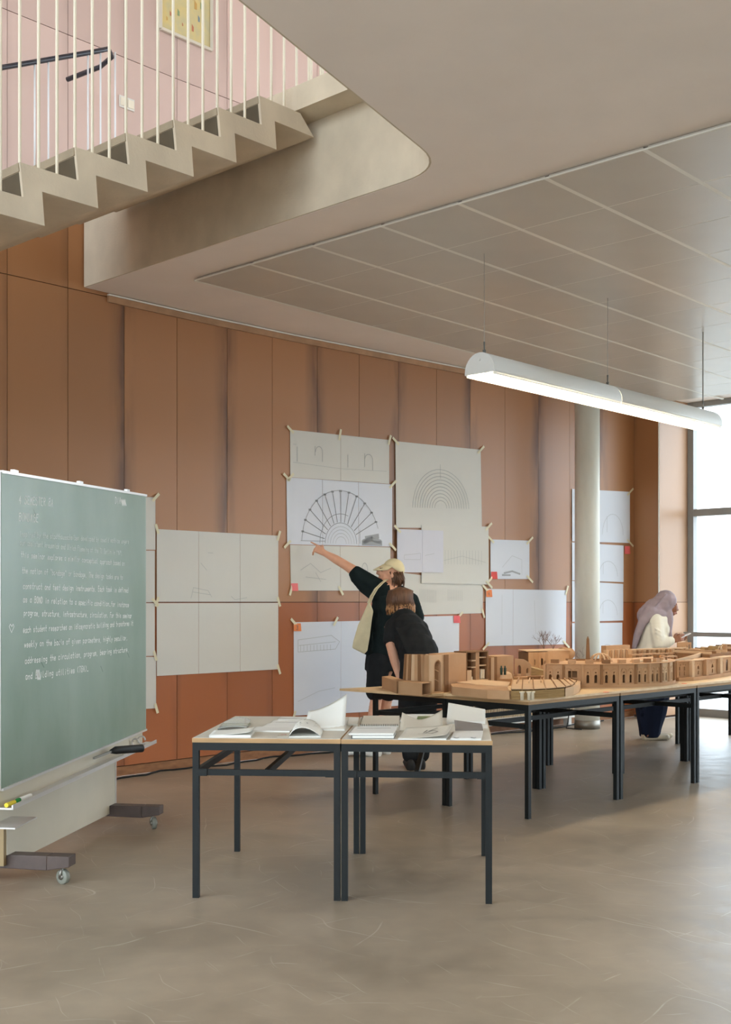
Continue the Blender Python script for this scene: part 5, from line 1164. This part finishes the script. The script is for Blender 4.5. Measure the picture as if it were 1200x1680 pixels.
br.add([v for r in rows for v in r], [(j * (n + 1) + k, j * (n + 1) + k + 1, (j + 1) * (n + 1) + k + 1, (j + 1) * (n + 1) + k) for j in range(4) for k in range(n)])
ob_ = part('brim', br, CAPM, o, True); so = ob_.modifiers.new('stiff', 'SOLIDIFY'); so.thickness = .005
h = MB()
for k in range(46):
    a = random.uniform(-1.2, 1.2); x0 = random.uniform(640, 660); p0 = J(x0, 940 + random.uniform(-3, 3), -.075 * math.cos(a * .8)); p2 = J(min(x0 + random.uniform(0, 7), 663), 955 + random.uniform(0, 12), -.055 * math.cos(a)); h.tube([p0, p0.lerp(p2, .5) + Vector((.012, -.008, 0)), p2], [.008, .009, .003], 5)
part('hair', h, HAIR, P1, True)
part('eye', MB().ball(J(626.5, 936, -.056), (.008, .008, .005)), EYE, P1); part('eyebrow', MB().limb([(J(624, 932.5, -.056), .0045), (J(631, 932, -.066), .0035)]), HAIR, P1, True); part('mouth', MB().limb([(J(621.8, 949, -.012), .0045), (J(627, 949.5, -.048), .003)]), LIP, P1, True)
# tote bag on the shoulder
TOTE = mat('canvas_tote', (206, 194, 160), .9, .1, var=.06, scale=(14, 14, 14))
tb_ = thing('tote_bag', 'beige canvas tote bag hanging from the pointing visitor', 'bag', v3(J(592, 1070, -.2).xy, J(592, 1074, -.2).z))
mb = MB(); outl = [(606, 985), (613, 1003), (610, 1020), (607, 1045), (603, 1068), (598, 1073), (590, 1069), (578, 1063), (580, 1052), (588, 1025), (598, 1003)]
fr1 = [J(x, y, -.245) for x, y in outl]; bk1 = [J(x, y, -.165) for x, y in outl]; n = len(outl); ce = sum(fr1, Vector()) / n + Vector((0, -.025, 0)); ck = sum(bk1, Vector()) / n
mb.add(fr1 + bk1 + [ce, ck], [(i, (i + 1) % n, 2 * n) for i in range(n)] + [(n + (i + 1) % n, n + i, 2 * n + 1) for i in range(n)] + [(i, n + i, n + (i + 1) % n, (i + 1) % n) for i in range(n)])
fused('sack', mb, TOTE, tb_, .008, 6)
for dx in (0, 3): 
    mb = MB(); pts = [J(604 + dx, 990, -.20), J(609 + dx, 978, -.20), J(616 + dx, 966, -.18), J(625 + dx, 957, -.14), J(632 + dx, 951.5, -.06), J(638 + dx, 952, .03)]
    for a, b2 in zip(pts[:-1], pts[1:]): mb.bar(a, b2, .008, .018, up=(.7, -.5, .4))
    part('strap', mb, TOTE, tb_)

# --- woman bending forward
Z2 = 10.12
K = lambda px, py, dy=0.0: at(px, py, Z2 + dy)
P2 = thing('person', 'woman in black shirt with brown hair bending over the models', 'person', v3(K(682, 1262).xy, 0))
b = MB(); hc = K(656, 986, .52)
b.ball(hc, (.078, .095, .108)).ball(hc + Vector((-.01, .06, -.05)), (.055, .055, .06)).ball(hc + Vector((-.01, .105, -.015)), .016)
b.limb([(K(658, 998, .46), .055), (K(662, 1014, .38), .06)])
b.limb([(K(664, 1020, .36), .09), (K(676, 1050, .2), .10), (K(690, 1092, .02), .11)])
b.limb([(K(662, 1018, .36), .08), (K(641, 1030, .33), .058), (K(641, 1056, .24), .046), (K(648, 1084, .2), .043), (K(656, 1112, .16), .030)])
hand(b, K(656, 1112, .16), Vector((.2, -.1, -1)), Vector((.6, -.7, 0)), Vector((.7, .6, 0)), (.25, .3, .3, .35), .4, .95)
b.limb([(K(668, 1018, .36), .08), (K(690, 1030, .42), .056), (K(700, 1070, .48), .042), (K(690, 1100, .5), .029)])
hand(b, K(690, 1100, .5), Vector((-.2, .2, -1)), Vector((-.6, .7, 0)), Vector((-.7, -.6, 0)), (.25, .3, .3, .35), .4, .95)
for hx, kx, ax, dy in ((680, 674, 674, .0), (698, 694, 691, .06)):
    b.limb([(K(hx, 1095, dy), .10), (K(kx, 1170, dy + .03), .06), (K(ax, 1243, dy), .034)]); b.limb([(K(ax, 1246, dy), .034), (K(ax - 2, 1254, dy + .02), .03), (K(ax - 6, 1256, dy + .12), .024)])
fused('body', b, SKIN, P2, .0055, 3)
s = MB()
s.limb([(K(660, 1012, .40), .075), (K(664, 1022, .36), .135), (K(670, 1036, .27), .165), (K(679, 1052, .17), .175), (K(687, 1072, .07), .182), (K(692, 1096, .0), .185)])
s.limb([(K(664, 1020, .36), .11), (K(646, 1029, .33), .085), (K(640, 1050, .26), .066)]); s.limb([(K(668, 1020, .36), .11), (K(690, 1032, .42), .08), (K(696, 1052, .45), .066)])
for k in range(9): s.limb([(K(650 + k * 6, 1030 + k * 2, .12 - .01 * k), .012), (K(668 + k * 5, 1072 + k, -.10), .010)])
fused('shirt', s, BLK, P2, .011, 6)
s = MB()
s.limb([(K(690, 1092, .02), .185), (K(688, 1110, .0), .18)])
for hx, kx, ax, dy in ((678, 672, 673, .0), (700, 698, 692, .06)): s.limb([(K(hx, 1108, dy), .125), (K(kx, 1165, dy + .03), .105), (K(ax, 1238, dy), .072)])
fused('trousers', s, BLK, P2, .012, 5)
for ax, dy in ((674, .0), (691, .06)):
    p = K(ax, 1256, dy); s = MB()
    for k in range(8): t = k / 7; q = Vector((p.x - .02 * t, p.y - .05 + .25 * t, .036)); s.ball(q, (.042 + .006 * math.sin(t * 3), .045, .035 + .028 * max(0, 1 - t * 1.5)))
    fused('shoe', s, SHOEB, P2, .008, 3)
h = MB(); h.ball(hc + Vector((0, -.012, .012)), (.102, .112, .118), n=20, m=14)
part('hair', h, HAIR, P2, True)
hh = MB(); he = MB()
for k in range(150):
    a = random.uniform(-2.3, 2.3); top = hc + Vector((.02 + .04 * math.sin(a), -.03 * math.cos(a), .115)); sx = math.sin(a); cy = -math.cos(a)
    mid = hc + Vector((sx * .114, cy * .120, .02)); lo = hc + Vector((sx * .124 + .01, cy * .122, -.05 + random.uniform(-.015, .015))); ln = random.uniform(-.135, -.05); en = hc + Vector((sx * random.uniform(.085, .13) + random.uniform(-.01, .025), cy * random.uniform(.09, .13), ln))
    hh.tube([top, (top + mid) / 2 + Vector((sx * .03, cy * .035, .022)), mid, lo], [.006, .010, .011, .010], 5); (he if k % 3 else hh).tube([mid.lerp(lo, random.uniform(.5, .9)), lo, lo.lerp(en, .6), en], [.008, .011, .010, .002], 5)
hr = part('hair_strands', hh, HAIR, P2, True); hr['kind'] = 'stuff'; x = part('light_hair_ends', he, HAIRL, P2, True); x['kind'] = 'stuff'

# --- woman with headscarf looking at her phone
Z3 = 12.33
Q = lambda px, py, dy=0.0: at(px, py, Z3 + dy)
P3 = thing('person', 'woman in mauve headscarf and white shirt looking at a phone', 'person', v3(Q(1070, 1213).xy, 0))
b = MB(); hc = Q(1096, 991)
b.ball(hc, (.095, .072, .105)).ball(Q(1106, 997), (.045, .055, .06)).ball(Q(1104, 1006), (.034, .042, .028)).limb([(Q(1111, 996), .009), (Q(1112.5, 1000.5), .013)]).ball(Q(1110, 1006), (.012, .02, .012)).ball(Q(1108.5, 991), (.02, .048, .012))
b.limb([(Q(1092, 1000), .05), (Q(1082, 1015), .06), (Q(1074, 1060), .12), (Q(1071, 1095), .13)])
b.limb([(Q(1076, 1018, -.1), .06), (Q(1082, 1057, -.17), .042), (Q(1104, 1051, -.16), .028)])
hand(b, Q(1104, 1051, -.16), Vector((1, -.1, .35)), Vector((-.2, .3, .9)), Vector((.1, .95, -.1)), (.35, .45, .5, .55), .6, .95)
b.limb([(Q(1078, 1018, .12), .06), (Q(1090, 1056, .14), .042), (Q(1106, 1050, .02), .028)])
hand(b, Q(1106, 1050, .02), Vector((1, -.3, .3)), Vector((-.2, -.3, .9)), Vector((.1, -.95, -.1)), (.3, .4, .45, .5), .6, .9)
for dy in (-.09, .09): b.limb([(Q(1072, 1095, dy), .09), (Q(1070, 1150, dy), .06), (Q(1064, 1205, dy), .036)])
fused('body', b, SKINB, P3, .0055, 3)
s = MB(); loft(s, [(Q(1084, 1006), .06, .06), (Q(1079, 1013), .11, .15), (Q(1074, 1025), .145, .18), (Q(1073, 1040), .165, .18), (Q(1071, 1056), .165, .17), (Q(1069, 1075), .185, .18), (Q(1068, 1092), .195, .18)])
s.ball(Q(1088, 1033, -.03), (.085, .13, .10))
s.limb([(Q(1076, 1019, -.11), .085), (Q(1079, 1040, -.16), .075), (Q(1082, 1057, -.18), .068), (Q(1096, 1053, -.17), .056), (Q(1101, 1051.5, -.16), .048)]); s.limb([(Q(1078, 1019, .11), .085), (Q(1090, 1056, .14), .066), (Q(1101, 1051, .04), .05)])
for k in range(4): s.limb([(Q(1074 + k * 2, 1030 + k * 7, -.235), .010), (Q(1084 + k, 1036 + k * 7, -.235), .008)])
fused('shirt', s, LINEN, P3, .010, 5)
s = MB(); loft(s, [(Q(1070, 1084), .17, .15), (Q(1070, 1110), .195, .17), (Q(1070, 1140), .19, .17), (Q(1069, 1170), .16, .16), (Q(1067, 1195), .118, .14), (Q(1066.5, 1209), .105, .13)])
for k in range(6): s.limb([(Q(1046 + k * 9, 1135, -.15), .016), (Q(1055 + k * 5, 1205, -.115), .012)])
fused('trousers', s, NAVY, P3, .012, 5)
for dx, dy in ((0, -.06), (5, .08)):
    p = Q(1058 + dx, 1212, dy); s = MB()
    for k in range(8): t = k / 7; q = Vector((p.x + .23 * t, p.y, .032)); s.ball(q, (.04, .042, .031 + .016 * max(0, 1 - t * 1.5)))
    fused('shoe', s, mat('beige_shoe', (202, 190, 168), .7), P3, .008, 3)
s = MB()
s.ball(Q(1092.5, 986), (.122, .105, .118)); s.ball(Q(1088, 996), (.105, .10, .11))
s.limb([(Q(1086, 992), .115), (Q(1074, 1000, .0), .12), (Q(1062, 1010, .0), .11)])
for dy in (-.10, -.05, 0, .05, .10): s.limb([(Q(1068, 1004, dy * .9), .075), (Q(1055, 1020, dy * 1.3), .05), (Q(1046, 1042, dy * 1.4), .04), (Q(1041, 1062, dy * 1.4), .026)])
s.limb([(Q(1096, 1008, -.04), .06), (Q(1098, 1016, -.06), .05), (Q(1099, 1035, -.10), .028), (Q(1101, 1046, -.10), .018)]); s.limb([(Q(1086, 1008, -.08), .05), (Q(1072, 1006, -.09), .06)])
for k in range(5): s.limb([(Q(1094 - k * 4, 974 + k * 5, -.095), .008), (Q(1076 - k * 4, 996 + k * 6, -.125), .009), (Q(1056 - k * 2, 1022 + k * 7, -.16), .008)])
fused('headscarf', s, HIJ, P3, .009, 4)
part('eye', MB().ball(Q(1107, 993.5, -.055), (.007, .008, .004)), EYE, P3); part('mouth', MB().limb([(Q(1109.8, 1005, -.012), .005), (Q(1106.5, 1005.5, -.042), .003)]), LIP, P3, True)
pc = Q(1123, 1043.5, -.13); ph = thing('smartphone', 'pale smartphone held by the woman in the headscarf', 'phone', pc)
ax_ = Vector((.92, .1, .40)).normalized(); ay_ = Vector((0, 1, 0)); az_ = ax_.cross(ay_).normalized(); bx_ = lambda c, l, w2, t: MB().hexa([c + ax_ * x * l + ay_ * y * w2 - az_ * t for x, y in ((-.5, -.5), (.5, -.5), (.5, .5), (-.5, .5))], [c + ax_ * x * l + ay_ * y * w2 + az_ * t for x, y in ((-.5, -.5), (.5, -.5), (.5, .5), (-.5, .5))])
part('case', bx_(pc, .145, .07, .0045), mat('phone_white', (232, 232, 234), .3, .5), ph); part('screen', bx_(pc - az_ * (.005 if az_.z < 0 else -.005), .135, .062, .0004), mat('phone_screen', (190, 200, 214), .1, .6), ph)
